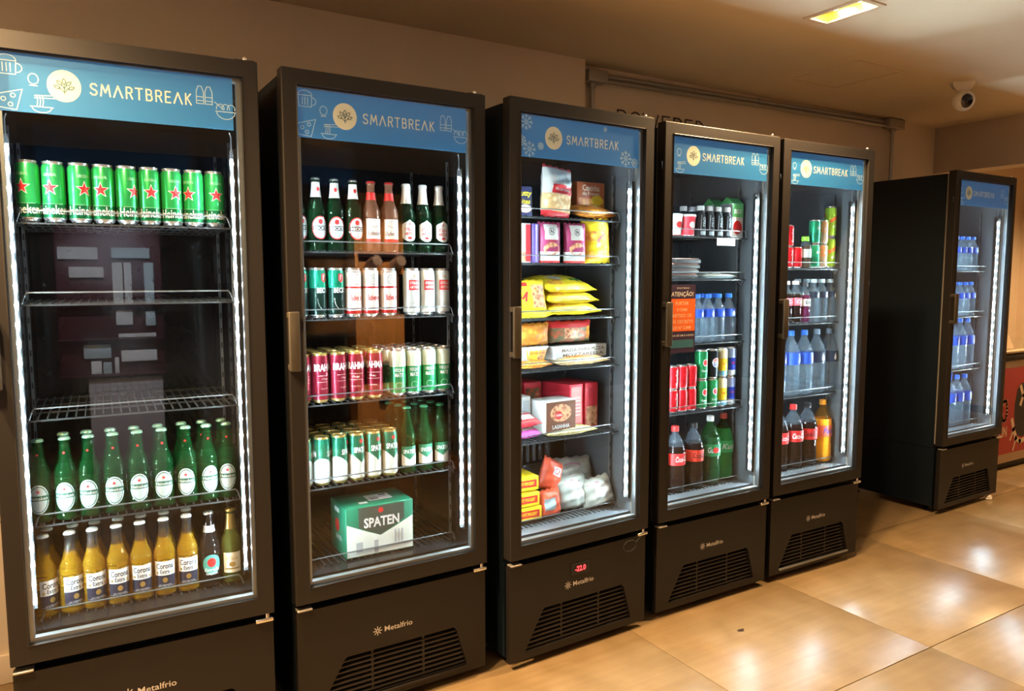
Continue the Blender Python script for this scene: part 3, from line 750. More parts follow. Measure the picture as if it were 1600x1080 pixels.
# ------------------------------------------------------------------ plastic bottles
P_clear = thin_glass('clear_pet', (.88, .94, .97), 1.6, .035, .10, (.62, .78, .95))
P_green = thin_glass('green_pet', (.10, .42, .16), 1.4, .08, .22, (.02, .22, .07))
M_cola = mat('cola_in_pet', (.012, .006, .005), .08, noise=.05, spec=.6)
M_orange = mat('orange_soda_in_pet', (.95, .36, .02), .12, noise=.05, spec=.6)
M_bluecap = mat('blue_cap', (.02, .14, .65), .4)
M_bluelab = mat('blue_label', (.02, .07, .42), .4)
M_darklab = mat('black_blue_label', (.015, .025, .05), .4)
def pet(h, R, body, top=None, ribs=True, fill=.8, name='water_bottle', waist=False):
    z = lambda t: t*h
    pr = [(0, R*.72), (z(.012), R*.92), (z(.035), R)]
    if ribs:
        for i in range(7):
            t = .06+i*.062; pr += [(z(t), R), (z(t+.016), R*.955), (z(t+.032), R), ]
    elif waist: pr += [(z(.15), R), (z(.28), R*.97), (z(.33), R*.94), (z(.38), R*.97), (z(.42), R)]
    pr += [(z(.54), R), (z(.63), R*.985), (z(.70), R*.90), (z(.78), R*.68), (z(.85), R*.44), (z(.885), .0135), (z(.90), .0135), (z(.905), .0165), (z(.915), .0165), (z(.92), .0130), (z(.94), .0130)]
    mf = [(body if (a[0]+b[0])/2 < fill*h else (top or body)) for a, b in zip(pr[:-1], pr[1:])]
    return MB().lathe(pr, body, 18, mf=mf).build(name)
def screwcap(o, h, m, r=.0158, hh=None):
    hh = hh or .065*h+.004
    c = MB().lathe([(0, r), (hh*.8, r), (hh, r*.92), (hh+.0005, .001)], m, 14, c=(0, 0, h-hh)).build('screw_cap', o); return c
def mk_water_small():
    h, R = .208, .031; o = pet(h, R, P_clear); screwcap(o, h, M_bluecap)
    lb = MB().lathe([(.108, R+.0006), (.142, R+.0006)], M_bluelab, 18, cap0=False, cap1=False).build('blue_label', o)
    MB().flat([ell(0, .120, .006, .007, 8), colshape([(-.0055, .122, .124), (0, .122, .136), (.0055, .122, .124)]), text('crystal', .024, .124, .010, .024, .01)], cylmap(R+.001), M_white).build('label_print', lb); return o
def mk_water_small_dark():
    h, R = .208, .030; o = pet(h, R, P_clear); screwcap(o, h, mat('clear_cap', (.40, .50, .55), .4))
    lb = MB().lathe([(.118, R+.0006), (.148, R+.0006)], M_darklab, 18, cap0=False, cap1=False).build('black_label', o)
    MB().flat([ell(0, .126, .0065, .0065, 8), colshape([(-.0055, .128, .130), (0, .128, .143), (.0055, .128, .130)])], cylmap(R+.001), M_white).build('white_drop', lb); return o
def mk_water_big(cap=M_bluecap, labm=M_bluelab):
    h, R = .312, .0435; o = pet(h, R, P_clear); screwcap(o, h, cap)
    lb = MB().lathe([(.150, R+.0006), (.205, R+.0006)], labm, 18, cap0=False, cap1=False).build('wrap_label', o)
    MB().flat([ell(.0, .170, .009, .010, 8), colshape([(-.008, .173, .176), (0, .173, .196), (.008, .173, .176)])], cylmap(R+.001), M_white).build('white_drop', lb); return o
def mk_water_big_dark(): return mk_water_big(mat('smoke_cap', (.10, .14, .20), .4), M_darklab)
def mk_cola(h=.305, R=.050, lab=M_redp, txt=M_white, cap=None, body=M_cola, word='Coca-Cola', glass=None, lab2=None):
    o = pet(h, R, body, glass or P_clear, False, .74, 'soda_bottle', True); screwcap(o, h, cap or mat('red_screw_cap', (.75, .03, .03), .4), .017)
    lb = MB().lathe([(h*.42, R+.0008), (h*.60, R+.0008)], lab, 18, cap0=False, cap1=False).build('wrap_label', o)
    two_sides(MB(), [text(word, 0, h*.515, h*.085, R*1.55, .015, .25)], R+.0012, txt).build('lettering', lb)
    if lab2: two_sides(MB(), [rect(-.02, h*.435, .02, h*.465, 6)], R+.0012, lab2).build('label_band', lb)
    return o
def mk_cola_big(): return mk_cola()
def mk_cola_zero(): return mk_cola(lab=M_redp, txt=M_blackp, cap=M_blackp)
def mk_cola_mid(): return mk_cola(.285, .046)
def mk_cola_mid_zero(): return mk_cola(.285, .046, txt=M_blackp, cap=M_blackp, lab=mat('bright_red_print', (.62, .04, .02), .45))
def mk_guarana(): 
    o = mk_cola(.305, .048, M_grnlab, M_white, M_white, mat('green_soda_dark', (.008, .05, .018), .1), 'Guaraná', P_green)
    two_sides(MB(), [ell(0, .156, .015, .013, 10)], .0494, M_redp).build('red_emblem', o); return o
M_grnlab = mat('deep_green_label', (.01, .16, .05), .45)
def mk_guarana_green(): return mk_cola(.300, .048, mat('bright_green_label', (.03, .40, .12), .45), M_white, mat('coral_cap', (.75, .12, .10), .4), mat('green_soda', (.015, .20, .05), .1), 'Kuat', P_green)
def mk_orange(): return mk_cola(.310, .048, mat('orange_wrap', (.80, .16, .10), .45), mat('fanta_blue', (.08, .10, .45), .5), mat('orange_cap', (.95, .35, .03), .4), M_orange, 'Fanta', thin_glass('orange_pet', (.95, .75, .5), 1.4, .08, .15, (.95, .5, .1)))
def mk_soft_small(): 
    o = mk_cola(.20, .030, mat('pink_label', (.70, .12, .18), .45), M_white, mat('pale_cap', (.65, .55, .52), .4), M_cola, 'Cola'); return o
def mk_soft_violet():
    return mk_cola(.19, .030, mat('grey_label', (.45, .50, .50), .45), M_navy, M_blackp, mat('grape_soda', (.08, .015, .05), .1), 'Uva')
def mk_yopro():
    h, R = .130, .0235
    o = MB().lathe([(0, R*.9), (.004, R), (.078, R), (.090, R*.93), (.102, R*.70), (.108, .0135), (.114, .0135)], M_blackp2, 16).build('shake_bottle')
    screwcap(o, h, M_white, .0165, .020)
    MB().flat([text('PRO', 0, .062, .012, .040, .03, 0, PI/2), rect(-.016, .006, .016, .022, 6), stroke([(-.015, .03), (-.012, .09)], .003)], cylmap(R+.0003), M_lab_silver).build('label_print', o); return o
M_blackp2 = mat('glossy_dark_plastic', (.03, .032, .035), .3)
# small cans
def mk_can_cola():
    o = can([(.2, cm('can_bright_red', (.62, .012, .02)))], h=.100, R=.0262).build('soda_can'); 
    two_sides(MB(), [text('Coca-Cola', 0, .050, .018, .066, .02, .25, PI/2)], .0266, M_white).build('lettering', o); return o
def mk_can_pepsi():
    o = can([(.2, cm('can_black', (.010, .014, .016)))], h=.130, R=.0280).build('soda_can'); R = .0284
    MB().flat([ell(0, .072, .020, .021, 14)], cylmap(R), M_white).build('globe_rim', o)
    MB().flat([colshape([(-.016, .075, .082), (-.008, .078, .0895), (0, .078, .0915), (.008, .077, .0895), (.016, .076, .082)])], cylmap(R+.0002), M_redp).build('globe_red', o)
    MB().flat([colshape([(-.016, .062, .067), (-.008, .0545, .067), (0, .0525, .068), (.008, .0545, .067), (.016, .062, .066)])], cylmap(R+.0002), M_bluelab).build('globe_blue', o)
    MB().flat([text('pepsi', 0, .0725, .0085, .026, .03)], cylmap(R+.0004), M_navy).build('lettering', o); return o
def mk_can_guarana():
    o = can([(.2, cm('can_guarana_green', (.02, .26, .08)))], h=.130, R=.0280).build('soda_can'); R = .0284
    two_sides(MB(), [ell(0, .075, .015, .016, 12)], R, M_white).build('emblem_rim', o)
    two_sides(MB(), [ell(0, .075, .012, .013, 12)], R+.0002, M_redp).build('red_emblem', o)
    two_sides(MB(), [text('Guaraná', 0, .040, .010, .036, .02)], R, M_white).build('lettering', o); return o
def energy(name, a, b, c):
    o = can([(.030, a), (.085, b), (.2, c)], h=.132, R=.0265).build('energy_drink_can')
    two_sides(MB(), [stroke([(-.014, .085), (-.004, .098), (.006, .090), (.015, .100)], .005)], .0269, M_redp).build('bull_like_mark', o) if False else None
    two_sides(MB(), [text('ENERGY', 0, .062, .009, .030, .02)], .0269, M_redp).build('lettering', o); return o
def mk_can_yellow(): return energy('y', cm('can_sky_blue', (.20, .50, .72)), cm('can_yellow', (.85, .62, .03)), cm('can_pale_yellow', (.80, .74, .45)))
def mk_can_blue(): return energy('b', cm('can_silver_blue', (.55, .62, .72)), cm('can_royal_blue', (.02, .05, .45)), cm('can_blue_grey', (.30, .38, .60)))
def colour_can(nm, col, c2, word):
    o = can([(.055, cm(nm+'_low', c2)), (.2, cm(nm, col))], h=.115, R=.0262).build('soda_can')
    two_sides(MB(), [text(word, 0, .075, .016, .036, .03, .2)], .0266, M_white).build('lettering', o); return o
def mk_can_sprite(): return colour_can('can_mint', (.03, .42, .20), (.02, .30, .15), 'Sprite')
def mk_can_peach(): return colour_can('can_peach', (.75, .33, .16), (.60, .42, .30), 'TÔNICA')
def mk_can_citrus():
    o = can([(.2, cm('can_citrus', (.45, .72, .06)))], h=.150, R=.0270).build('juice_can')
    two_sides(MB(), [stroke([(-.024, .080), (0, .094), (.024, .110)], .016)], .0274, M_orangep).build('orange_stripe', o)
    two_sides(MB(), [text('citrus', 0, .055, .012, .036, .02, .2)], .0275, M_white).build('lettering', o); return o
MAKERS = dict(star=mk_can_star, beck=mk_can_becks, bud=mk_can_bud, stel=mk_can_stella, brah=mk_can_brahma, lime=mk_can_lime, spat=mk_can_spaten,
  bgreen=mk_bot_green, bcor=mk_bot_corona, bbeck=mk_bot_becks, bbud=mk_bot_bud, bstel=mk_bot_stella, bspat=mk_bot_spaten, best=mk_bot_estrella, bgold=mk_bot_gold,
  ws=mk_water_small, wsd=mk_water_small_dark, wb=mk_water_big, wbd=mk_water_big_dark, cola=mk_cola_big, colaz=mk_cola_zero, colam=mk_cola_mid, colamz=mk_cola_mid_zero,
  guar=mk_guarana, guarg=mk_guarana_green, fanta=mk_orange, softs=mk_soft_small, softv=mk_soft_violet, yop=mk_yopro, ccola=mk_can_cola, cpep=mk_can_pepsi, cgua=mk_can_guarana,
  cyel=mk_can_yellow, cblu=mk_can_blue, cspr=mk_can_sprite, cpea=mk_can_peach, ccit=mk_can_citrus)
CATS = {k: ('can' if k in ('star', 'beck', 'bud', 'stel', 'brah', 'lime', 'spat') or (k[0] == 'c' and k[:4] != 'cola') else 'bottle') for k in MAKERS}

# ------------------------------------------------------------------ stock: first fridge
S = SHELVES
def row(kind, k, us, n, z, desc, place, group, rz=None, back=None, start=0, jit=.004):
    for i, u in enumerate(us):
        pos = ('only' if len(us) == 1 else ORD[i+start]+' from left')
        if len(us) == 1: lab = f'{desc}, {place}, {FN[k]}'
        else: lab = f'{desc}, {pos}, {place}, {FN[k]}'
        stock(kind, k, u, n+random.uniform(-jit, jit), z, lab, group, rz if rz is None else rz+random.uniform(-.2, .2))
us = [.092, .150, .209, .266, .323, .380, .437, .494, .551]
for i, u in enumerate(us): stock('star', 0, u, .148, S[0][0], f'green red-star beer can, {ORD[i]} from left, top shelf, leftmost fridge', 'green cans on the top shelf', [-.5, -.3, .45, -.25, .7, .1, .3, -.6, .05][i])
us = [.077, .140, .197, .257, .318, .382, .446, .503, .559]
for i, u in enumerate(us):
    stock('bgreen', 0, u, .150, S[0][3], f'green oval-label beer bottle, {ORD[i]} in front row, leftmost fridge', 'green beer bottles')
    if i: stock('bgreen', 0, u-.005, .218, S[0][3], f'green oval-label beer bottle, {ORD[i]} in second row, leftmost fridge', 'green beer bottles')
us = [.076, .139, .194, .254, .314, .376, .438]
for i, u in enumerate(us):
    stock('bcor', 0, u, .150, FLOORZ, f'clear amber beer bottle, {ORD[i]} in front row, floor of leftmost fridge', 'amber beer bottles', [.6, .35, .3, .1, 0, -.1, -.05][i])
    stock('bcor', 0, u+.006, .218, FLOORZ, f'clear amber beer bottle, {ORD[i]} in second row, floor of leftmost fridge', 'amber beer bottles')
stock('best', 0, .500, .150, FLOORZ, 'black beer bottle with teal and red oval label beside the amber bottles', 'dark beer bottles', .05)
stock('bgold', 0, .562, .150, FLOORZ, 'olive beer bottle with cream label and gold neck at the right end', 'dark beer bottles', -.1)
# ---- second fridge
G2 = 'beer bottles on the top shelf'
for i, u in enumerate([.076, .137, .197, .258]): stock('bbeck', 1, u, .150, S[1][0], f'dark green bottle with red oval label, {ORD[i]} from left, second fridge', G2, [.3, .15, -.1, .1][i])
for i, u in enumerate([.319, .381]): stock('bbud', 1, u, .150, S[1][0], f'red-capped bottle with white label, {["left", "right"][i]} one, top shelf, second fridge', G2, 0)
for i, u in enumerate([.445, .506, .567]): stock('bstel', 1, u, .155, S[1][0], f'white-necked bottle with shield label, {ORD[i]} in front row, second fridge', G2, .05*i)
stock('bstel', 1, .478, .222, S[1][0], 'white-necked bottle in second row behind the shield-label bottles, second fridge', G2, .1)
G = 'tall beer cans on the second shelf'
for i, u in enumerate([.076, .135, .194]): stock('beck', 1, u, .150, S[1][1], f'green and black beer can, {ORD[i]} from left, second fridge', G, [.4, .5, .35][i])
for i, u in enumerate([.252, .311, .374]): stock('bud', 1, u, .150, S[1][1], f'white and red beer can, {ORD[i]} of three, second fridge', G, .1)
for i, u in enumerate([.458, .515, .572]): stock('stel', 1, u, .150, S[1][1], f'pearl beer can with red label, {ORD[i]} of three, second fridge', G, 0)
for r in range(4):
    for i, u in enumerate([.078, .136, .195, .256, .320]):
        stock('brah', 1, u+r*.004, .150+r*.058, S[1][2], f'wine-red beer can, {ORD[i]} from left, {ORD[r]} row from front, second fridge', 'wine-red cans on the third shelf', [.9, .35, .5, -.35, -.55][i] if r == 0 else None)
    for i, u in enumerate([.404, .461, .518, .573]):
        stock('lime', 1, u, .152+r*.058, S[1][2], f'green and cream can, {ORD[i]} from left, {ORD[r]} row from front, second fridge', 'green and cream cans on the third shelf', -.2)
for r in range(4):
    for i, u in enumerate([.076, .135, .194, .252, .310, .368]):
        stock('spat', 1, u, .150+r*.058, S[1][3], f'gold-topped green white can, {ORD[i]} from left, {ORD[r]} row from front, second fridge', 'green and white cans on the fourth shelf', [1.6, 1.3, .9, .3, .35, .2][i] if r == 0 else None)
for r in range(3):
    for i, u in enumerate([.436, .500, .562]):
        stock('bspat', 1, u-.006*r, .155+r*.063, S[1][3], f'green beer bottle, {ORD[i]} from left, {ORD[r]} row from front, second fridge', 'green bottles on the fourth shelf', -.1)

# ---- carton on the floor of the second fridge
cw, ch, cdp = .238, .170, .165
M_cg = mat('carton_green', (.010, .15, .08), .4); M_cw = mat('carton_white', (.68, .72, .66), .45); M_cgr = mat('carton_dark', (.05, .065, .05), .45)
bx = MB().bbox(-cw/2, 0, 0, cw/2, cdp, ch, M_cg, .003).build('beer_carton')
MB().flat([colshape([(-cw/2+.003, .004, .115), (-.05, .004, .085), (0, .004, .064), (.05, .004, .085), (cw/2-.003, .004, .115)])], planemap(-.0006), M_cw).build('white_print', bx)
MB().flat([colshape([(-.075, .100, .166), (-.04, .085, .166), (0, .067, .166), (.04, .085, .166), (.085, .110, .166)])], planemap(-.0009), M_cgr).build('dark_shield', bx)
MB().flat([text('SPATEN', .005, .112, .034, .125, .03)], planemap(-.0013), M_white).build('lettering', bx)
MB().flat([ell(.002, .150, .009, .009, 10)], planemap(-.0013), M_redp).build('red_seal', bx)
MB().flat([rect(-.085, .018, -.062, .05), rect(.05, .03, .056, .075), rect(.062, .03, .068, .075), rect(.074, .03, .08, .075), rect(-.022, .006, -.008, .05)], planemap(-.0013), M_lab_grey).build('small_print', bx)
MB().flat([rect(-.02, .05, .065, .115), rect(-.06, .03, -.03, .05)], lambda x, y: (x, y, ch+.0006), M_white).build('shipping_label', bx)
MB().flat([rect(-.012, .06, .02, .07), rect(-.012, .08, .05, .085), rect(.03, .095, .055, .108)], lambda x, y: (x, y, ch+.0009), M_blackp).build('label_print', bx)
MB().flat([ell(.075, .095, .022, .022, 10)], lambda x, y: (-cw/2-.0006, cdp-x, y), M_redp).build('side_seal', bx)
MB().flat([text('SPATEN', .09, .055, .016, .06, .03), rect(.05, .14, .10, .155)], lambda x, y: (-cw/2-.0006, cdp-x, y), M_white).build('side_lettering', bx)
put(bx, 1, .318, .115, FLOORZ+.001, -.02); tag(bx, 'green and white beer carton standing alone on the floor of the second fridge', 'box')

# ------------------------------------------------------------------ frozen food
def bagT(w, h, d, x, z):
    a = max(0, 1-abs(2*x/w)**2.6); b = max(0, 1-abs((2*z-h)/h)**3.2)
    wr = 1+.10*math.sin(x*130+z*60)*.6+.08*math.sin(z*170-x*40)
    return d/2*(a**.55)*(b**.6)*wr
def bag(name, w, h, d, bands, nx=14, nz=18):
    """pillow pack: bands = [(top fraction, material)], crimped seals at both ends, front faces -y"""
    mb = MB()
    for sg in (-1, 1):
        vs = []
        for j in range(nz+1):
            for i in range(nx+1):
                x = -w/2+w*i/nx; z = h*j/nz; xx = x*(1-.05*math.sin(PI*z/h)) 
                zz = z + (.004*math.sin(i*2.1) if j in (0, nz) else 0)
                vs.append((xx, sg*(bagT(w, h, d, x, z)+.0008), zz))
        o = len(mb.v); mb.v += vs
        for j in range(nz):
            t = (j+.5)/nz; m = next(m for q, m in bands if t <= q); k = mb.mi(m)
            for i in range(nx):
                f = [j*(nx+1)+i, j*(nx+1)+i+1, (j+1)*(nx+1)+i+1, (j+1)*(nx+1)+i]
                if sg > 0: f = f[::-1]
                mb.f.append([q+o for q in f]); mb.m.append(k); mb.sm.append(True)
    ob = mb.build(name); return ob
def bagmap(w, h, d, off=.0016): return lambda x, z: (x*(1-.05*math.sin(PI*max(0, min(1, z/h)))), -bagT(w, h, d, x, z)-off, z)
def gridrect(x0, z0, x1, z1, nx=8, nz=6):
    vs = []; fs = []
    for j in range(nz+1):
        for i in range(nx+1): vs.append((x0+(x1-x0)*i/nx, z0+(z1-z0)*j/nz))
    for j in range(nz):
        for i in range(nx): a = j*(nx+1)+i; fs.append((a, a+1, a+nx+2, a+nx+1))
    return (vs, fs)
def food(name, c1, c2, scale=22):
    if name in MATS: return MATS[name]
    m = mat(name, c1, .35, noise=0); nt = m.node_tree; b = nt.nodes['Principled BSDF']
    vo = nt.nodes.new('ShaderNodeTexVoronoi'); vo.inputs['Scale'].default_value = scale*2.2
    cr = nt.nodes.new('ShaderNodeValToRGB'); e = cr.color_ramp.elements; e[0].color = (*c1, 1); e[1].color = (*c2, 1); e[0].position = .2; e[1].position = .65
    tc = nt.nodes.new('ShaderNodeTexCoord'); nt.links.new(tc.outputs['Object'], vo.inputs['Vector']); nt.links.new(vo.outputs['Distance'], cr.inputs[0]); nt.links.new(cr.outputs[0], b.inputs['Base Color'])
    return m
F_red = mat('red_film', (.60, .03, .04), .3, noise=.1, scale=20); F_white = mat('white_film', (.62, .61, .58), .35, noise=.05)
F_plum = mat('plum_film', (.36, .04, .13), .35, noise=.1); F_yel = mat('yellow_film', (.88, .66, .03), .3, noise=.06, scale=20); F_pur = mat('purple_card', (.13, .09, .32), .4); F_navyc = mat('navy_card', (.03, .035, .10), .4)
F_cheese = food('cheese_bread_picture', (.86, .70, .42), (.62, .38, .16)); F_fry = food('golden_fries_picture', (.90, .55, .08), (.72, .28, .04), 26)
F_meat = food('stew_picture', (.32, .10, .05), (.75, .40, .22), 30); F_orng = food('breaded_picture', (.90, .42, .06), (.60, .20, .03), 24)
F_grey = food('frozen_dough_film', (.62, .62, .55), (.42, .46, .42), 14); F_mix = food('mixed_pizza_picture', (.55, .12, .06), (.14, .15, .08), 22)
def fbag(name, w, h, d, bands, prints, label, k, u, n, z, rz=0, rx=0, ry=0, cat='bag', group=None):
    o = bag(name, w, h, d, bands)
    for nm, sh, m, off in prints: MB().flat(sh, bagmap(w, h, d, off), m).build(nm, o)
    put(o, k, u, n, z, rz, rx, ry); tag(o, label, cat, group); return o
def fbox(name, w, h, d, m, prints, label, k, u, n, z, rz=0, rx=0, ry=0, cat='box', group=None, side=None):
    o = MB().bbox(-w/2, 0, 0, w/2, d, h, m, .0025).build(name)
    if side: MB().box(-w/2-.0008, .003, .003, -w/2+.001, d-.003, h-.003, side).build('side_panel', o)
    for i, (nm, sh, mm) in enumerate(prints): MB().flat(sh, planemap(-.0008-.0003*i), mm).build(nm, o)
    put(o, k, u, n, z, rz, rx, ry); tag(o, label, cat, group); return o
T = 2  # the third fridge
a, b, c, d_, e_ = S[2]
# top shelf
fbox('snack_box', .10, .105, .12, F_navyc, [('yellow_lettering', [text('Nutty', .012, .078, .026, .07, .02, .2), text('bites', .016, .052, .018, .05, .02, .2)], M_yellow), ('white_patch', [ell(.02, .026, .026, .015, 10)], M_lab_pink)],
     'navy box with yellow lettering at the left end of the top freezer shelf', T, .130, .13, a)
fbag('frozen_bag', .145, .190, .07, [(.10, F_red), (.42, F_cheese), (.94, F_white), (1, F_red)],
     [('red_panel', [gridrect(-.045, .085, .055, .118)], F_red, .002), ('white_panels', [gridrect(-.025, .125, .015, .158), gridrect(.022, .122, .056, .156)], M_lab_silver, .002), ('label_marks', [text('PÃO DE QUEIJO', .005, .101, .014, .08, .02)], M_white, .003), ('grey_marks', [ring_ell(-.005, .142, .012, .011, .003), text('500g', .039, .139, .010, .024, .02)], M_lab_grey, .003)],
     'white and red cheese bread bag standing upright on the top freezer shelf', T, .300, .155, a, .1, -.05, .09)
fbox('frozen_box', .140, .120, .06, M_orngbox := mat('orange_brown_card', (.42, .10, .03), .4, noise=.1), [('food_picture', [rect(-.066, .006, .066, .058)], F_orng), ('lettering', [text('Coxinha', 0, .098, .024, .085, .02), text('de Frango', 0, .074, .018, .085, .02)], M_cream), ('yellow_patch', [ell(.03, .05, .03, .02, 10)], M_yellow)],
     'orange box lettered in cream on the top freezer shelf beside the cheese bread bag', T, .508, .20, a+.03, 0)
fbag('frozen_bag', .20, .10, .042, [(.08, F_orng), (1, F_orng)], [('white_marks', [gridrect(-.02, .04, .04, .07, 6, 3)], F_cheese, .002)], 'flat orange breaded snack bag lying in front of the orange box', T, .492, .140, a+.020, 0, -PI/2+.30)
# second shelf
def pouchN(i, u, lab):
    fbag('frozen_pouch', .100, .150, .05, [(.06, F_red), (.30, F_white), (1, F_plum)],
      [('white_panel', [gridrect(-.032, .085, .028, .142)], F_white, .002), ('emblem', [ring_ell(-.002, .115, .013, .012, .002, 14), text('N', -.002, .115, .013, None, .03)], M_blackp, .003), ('food_picture', [ell(-.002, .052, .034, .024, 10)], F_meat, .002), ('small_print', [text('PRONTO', -.002, .082, .007, .03, .02)], M_redp, .003)],
      lab, T, u, .15, b, -.05)
fbox('frozen_box', .050, .142, .10, F_white, [('red_panel', [rect(.002, .004, .024, .138)], F_red), ('food_picture', [rect(-.024, .004, .002, .04)], F_meat)], 'narrow white and red carton at the left end of the second freezer shelf', T, .152, .135, b)
fbox('frozen_box', .028, .142, .10, F_pur, [('lilac_stripe', [rect(-.002, .004, .006, .138)], mat('lilac', (.42, .35, .75), .4))], 'slim purple carton beside the white and red carton in the freezer', T, .200, .135, b)
pouchN(0, .268, 'left plum and white pouch with meat picture on the second freezer shelf')
pouchN(1, .388, 'right plum and white pouch with meat picture beside the yellow bag')
fbag('frozen_bag', .130, .172, .06, [(.10, F_yel), (.30, F_fry), (.50, F_yel), (.70, F_fry), (1, F_yel)], [('red_marks', [stroke([(-.02, .12), (.02, .11), (-.01, .085), (.03, .08)], .008)], F_red, .002), ('yellow_patch', [gridrect(-.03, .05, .02, .08)], F_yel, .002)], 'yellow potato bag with fries picture standing on the second freezer shelf', T, .500, .155, b, -.1, 0, -.05)
fbag('frozen_bag', .10, .13, .05, [(.5, F_mix), (1, F_red)], [('white_patch', [gridrect(-.02, .04, .03, .08)], F_white, .002)], 'dark red bag deep on the second freezer shelf behind the yellow bag', T, .545, .27, b, 0)
# third shelf
fbag('frozen_bag', .150, .130, .06, [(.12, F_yel), (1, F_yel)], [('red_marks', [stroke([(-.06, .085), (-.045, .055), (-.03, .075), (-.035, .045)], .008), gridrect(-.06, .100, -.02, .115, 4, 2)], F_red, .002), ('food_picture', [gridrect(-.005, .02, .055, .105)], F_meat, .002)], 'yellow bag with red mark leaning upright at left on third freezer shelf', T, .190, .150, c+.014, 0, -.25)
for i in range(3):
    fbag('frozen_bag', .255, .16, .05, [(.1, F_yel), (1, F_yel)], [('green_marks', [gridrect(.02, .045, .07, .065, 5, 3)], M_grnlab, .002), ('white_patch', [gridrect(-.07, .06, -.01, .10, 6, 4)], F_white, .002), ('brown_picture', [gridrect(-.10, .02, -.04, .055, 6, 4)], F_fry, .002)],
     f'yellow frozen bag lying flat, {["bottom", "middle", "top"][i]} of the stack on third freezer shelf', T, .385, .135+.008*i, c+.020+i*.041, .05*i, -PI/2+.28, 0, 'bag', 'stacked yellow bags')
fbag('frozen_bag', .155, .10, .03, [(1, F_yel)], [('amber_patch', [gridrect(-.05, .03, .04, .06)], F_fry, .002)], 'thin yellow bag lying flat under the leaning yellow bag', T, .205, .13, c+.014, 0, -PI/2)
# fourth shelf
fbag('frozen_bag', .150, .085, .05, [(.15, F_orng), (1, F_orng)], [], 'orange breaded bag at left, on top of the tub, fourth freezer shelf', T, .215, .18, d_+.085, .05, .05)
fbag('frozen_bag', .22, .085, .06, [(.35, F_mix), (.7, F_mix), (1, F_red)], [('picture_patch', [gridrect(-.04, .02, .03, .06)], F_meat, .002), ('ends', [gridrect(.075, .015, .10, .065, 4, 4)], F_orng, .002)], 'dark red pizza-picture bag lying on the white box, fourth freezer shelf', T, .395, .20, d_+.088, 0, .1)
tb = MB().lathe([(0, .060), (.048, .075), (.052, .080), (.056, .080), (.058, .074)], F_white, 24).build('food_tub')
MB().flat([gridrect(-.045, .006, .060, .046, 8, 1)], lambda x, y: ((.0605+y*.30)*math.sin(x/.07), -(.0605+y*.30)*math.cos(x/.07), y), mat('amber_label', (.92, .50, .05), .4)).build('yellow_label', tb)
MB().flat([text('ESCONDIDINHO', .005, .035, .009, .075, .02)], lambda x, y: ((.0612+y*.30)*math.sin(x/.07), -(.0612+y*.30)*math.cos(x/.07), y), M_redp).build('lettering', tb)
MB().flat([ell(.015, .018, .018, .009, 10)], lambda x, y: ((.0612+y*.30)*math.sin(x/.07), -(.0612+y*.30)*math.cos(x/.07), y), F_meat).build('food_picture', tb)
put(tb, T, .215, .21, d_+.024); tag(tb, 'round white tub with yellow label on the fourth freezer shelf', 'tub')
wb = MB().bbox(-.14, 0, 0, .14, .19, .050, F_white, .003).build('frozen_box')
MB().flat([rect(-.135, .005, .135, .045)], planemap(-.0008), F_white).flat([text('MASSA PARA PIZZA', .01, .034, .013, .23, .02), text('MOZZARELLA', .01, .015, .013, .22, .02)], planemap(-.0012), mat('brown_lettering', (.16, .09, .05), .5)).build('lettering', wb)
put(wb, T, .440, .165, d_+.026, .10); tag(wb, 'long white box with brown lettering on the fourth freezer shelf', 'box')
fbag('frozen_bag', .17, .13, .036, [(1, F_orng)], [('white_patch', [gridrect(-.07, .02, -.01, .09)], F_white, .002)], 'flat orange and white bag under the round tub, fourth freezer shelf', T, .190, .13, d_+.016, 0, -PI/2+.1)
fbag('frozen_bag', .26, .13, .036, [(.5, F_cheese), (1, F_white)], [('orange_patch', [gridrect(-.08, .02, .02, .07)], F_orng, .002)], 'flat pale bag under the long white box, fourth freezer shelf', T, .425, .13, d_+.016, 0, -PI/2+.1)
# fifth shelf
M_redcard = mat('red_card', (.62, .03, .05), .35, noise=.05)
fbox('frozen_box', .072, .185, .17, M_redcard, [('pink_panel', [rect(-.028, .03, .028, .175)], mat('rose_panel', (.80, .20, .18), .4)), ('bar_code', [rect(-.022+.006*i, .012, -.019+.006*i, .026) for i in range(7)], M_white), ('small_print', [rect(-.02, .06+.014*i, .02, .064+.014*i) for i in range(6)], M_lab_pink)],
     'tall red box with pale side panel, front right of the fifth freezer shelf', T, .435, .19, e_, .08)
fbox('frozen_box', .072, .185, .17, M_redcard, [('food_picture', [rect(-.03, .01, .03, .09)], F_meat)], 'tall red box against the right wall of the fifth freezer shelf', T, .520, .20, e_, .08)
fbox('frozen_box', .085, .185, .13, M_redcard, [('food_picture', [rect(-.035, .09, .035, .16)], F_meat)], 'tall red box at the left behind the white boxes, fifth freezer shelf', T, .140, .34, e_)
fbox('frozen_box', .085, .185, .13, M_redcard, [('food_picture', [rect(-.035, .09, .035, .16)], F_mix)], 'tall red box in the middle behind the lasagna box, fifth freezer shelf', T, .330, .34, e_)
M_brcard = mat('brown_card', (.16, .06, .03), .4, noise=.1)
fbox('frozen_box', .150, .120, .10, F_white, [('brown_panel', [rect(-.073, .004, .073, .116)], M_brcard), ('food_picture', [ell(0, .072, .052, .034, 14)], F_meat), ('red_mark', [ell(-.012, .064, .018, .016, 10)], M_redp), ('lettering', [text('LASANHA', 0, .020, .016, .085, .03), text('SEARA', -.01, .064, .009, .03, .02)], M_white)],
     'brown lasagna box with white sides in front on the fifth freezer shelf', T, .318, .135, e_+.02, .05)
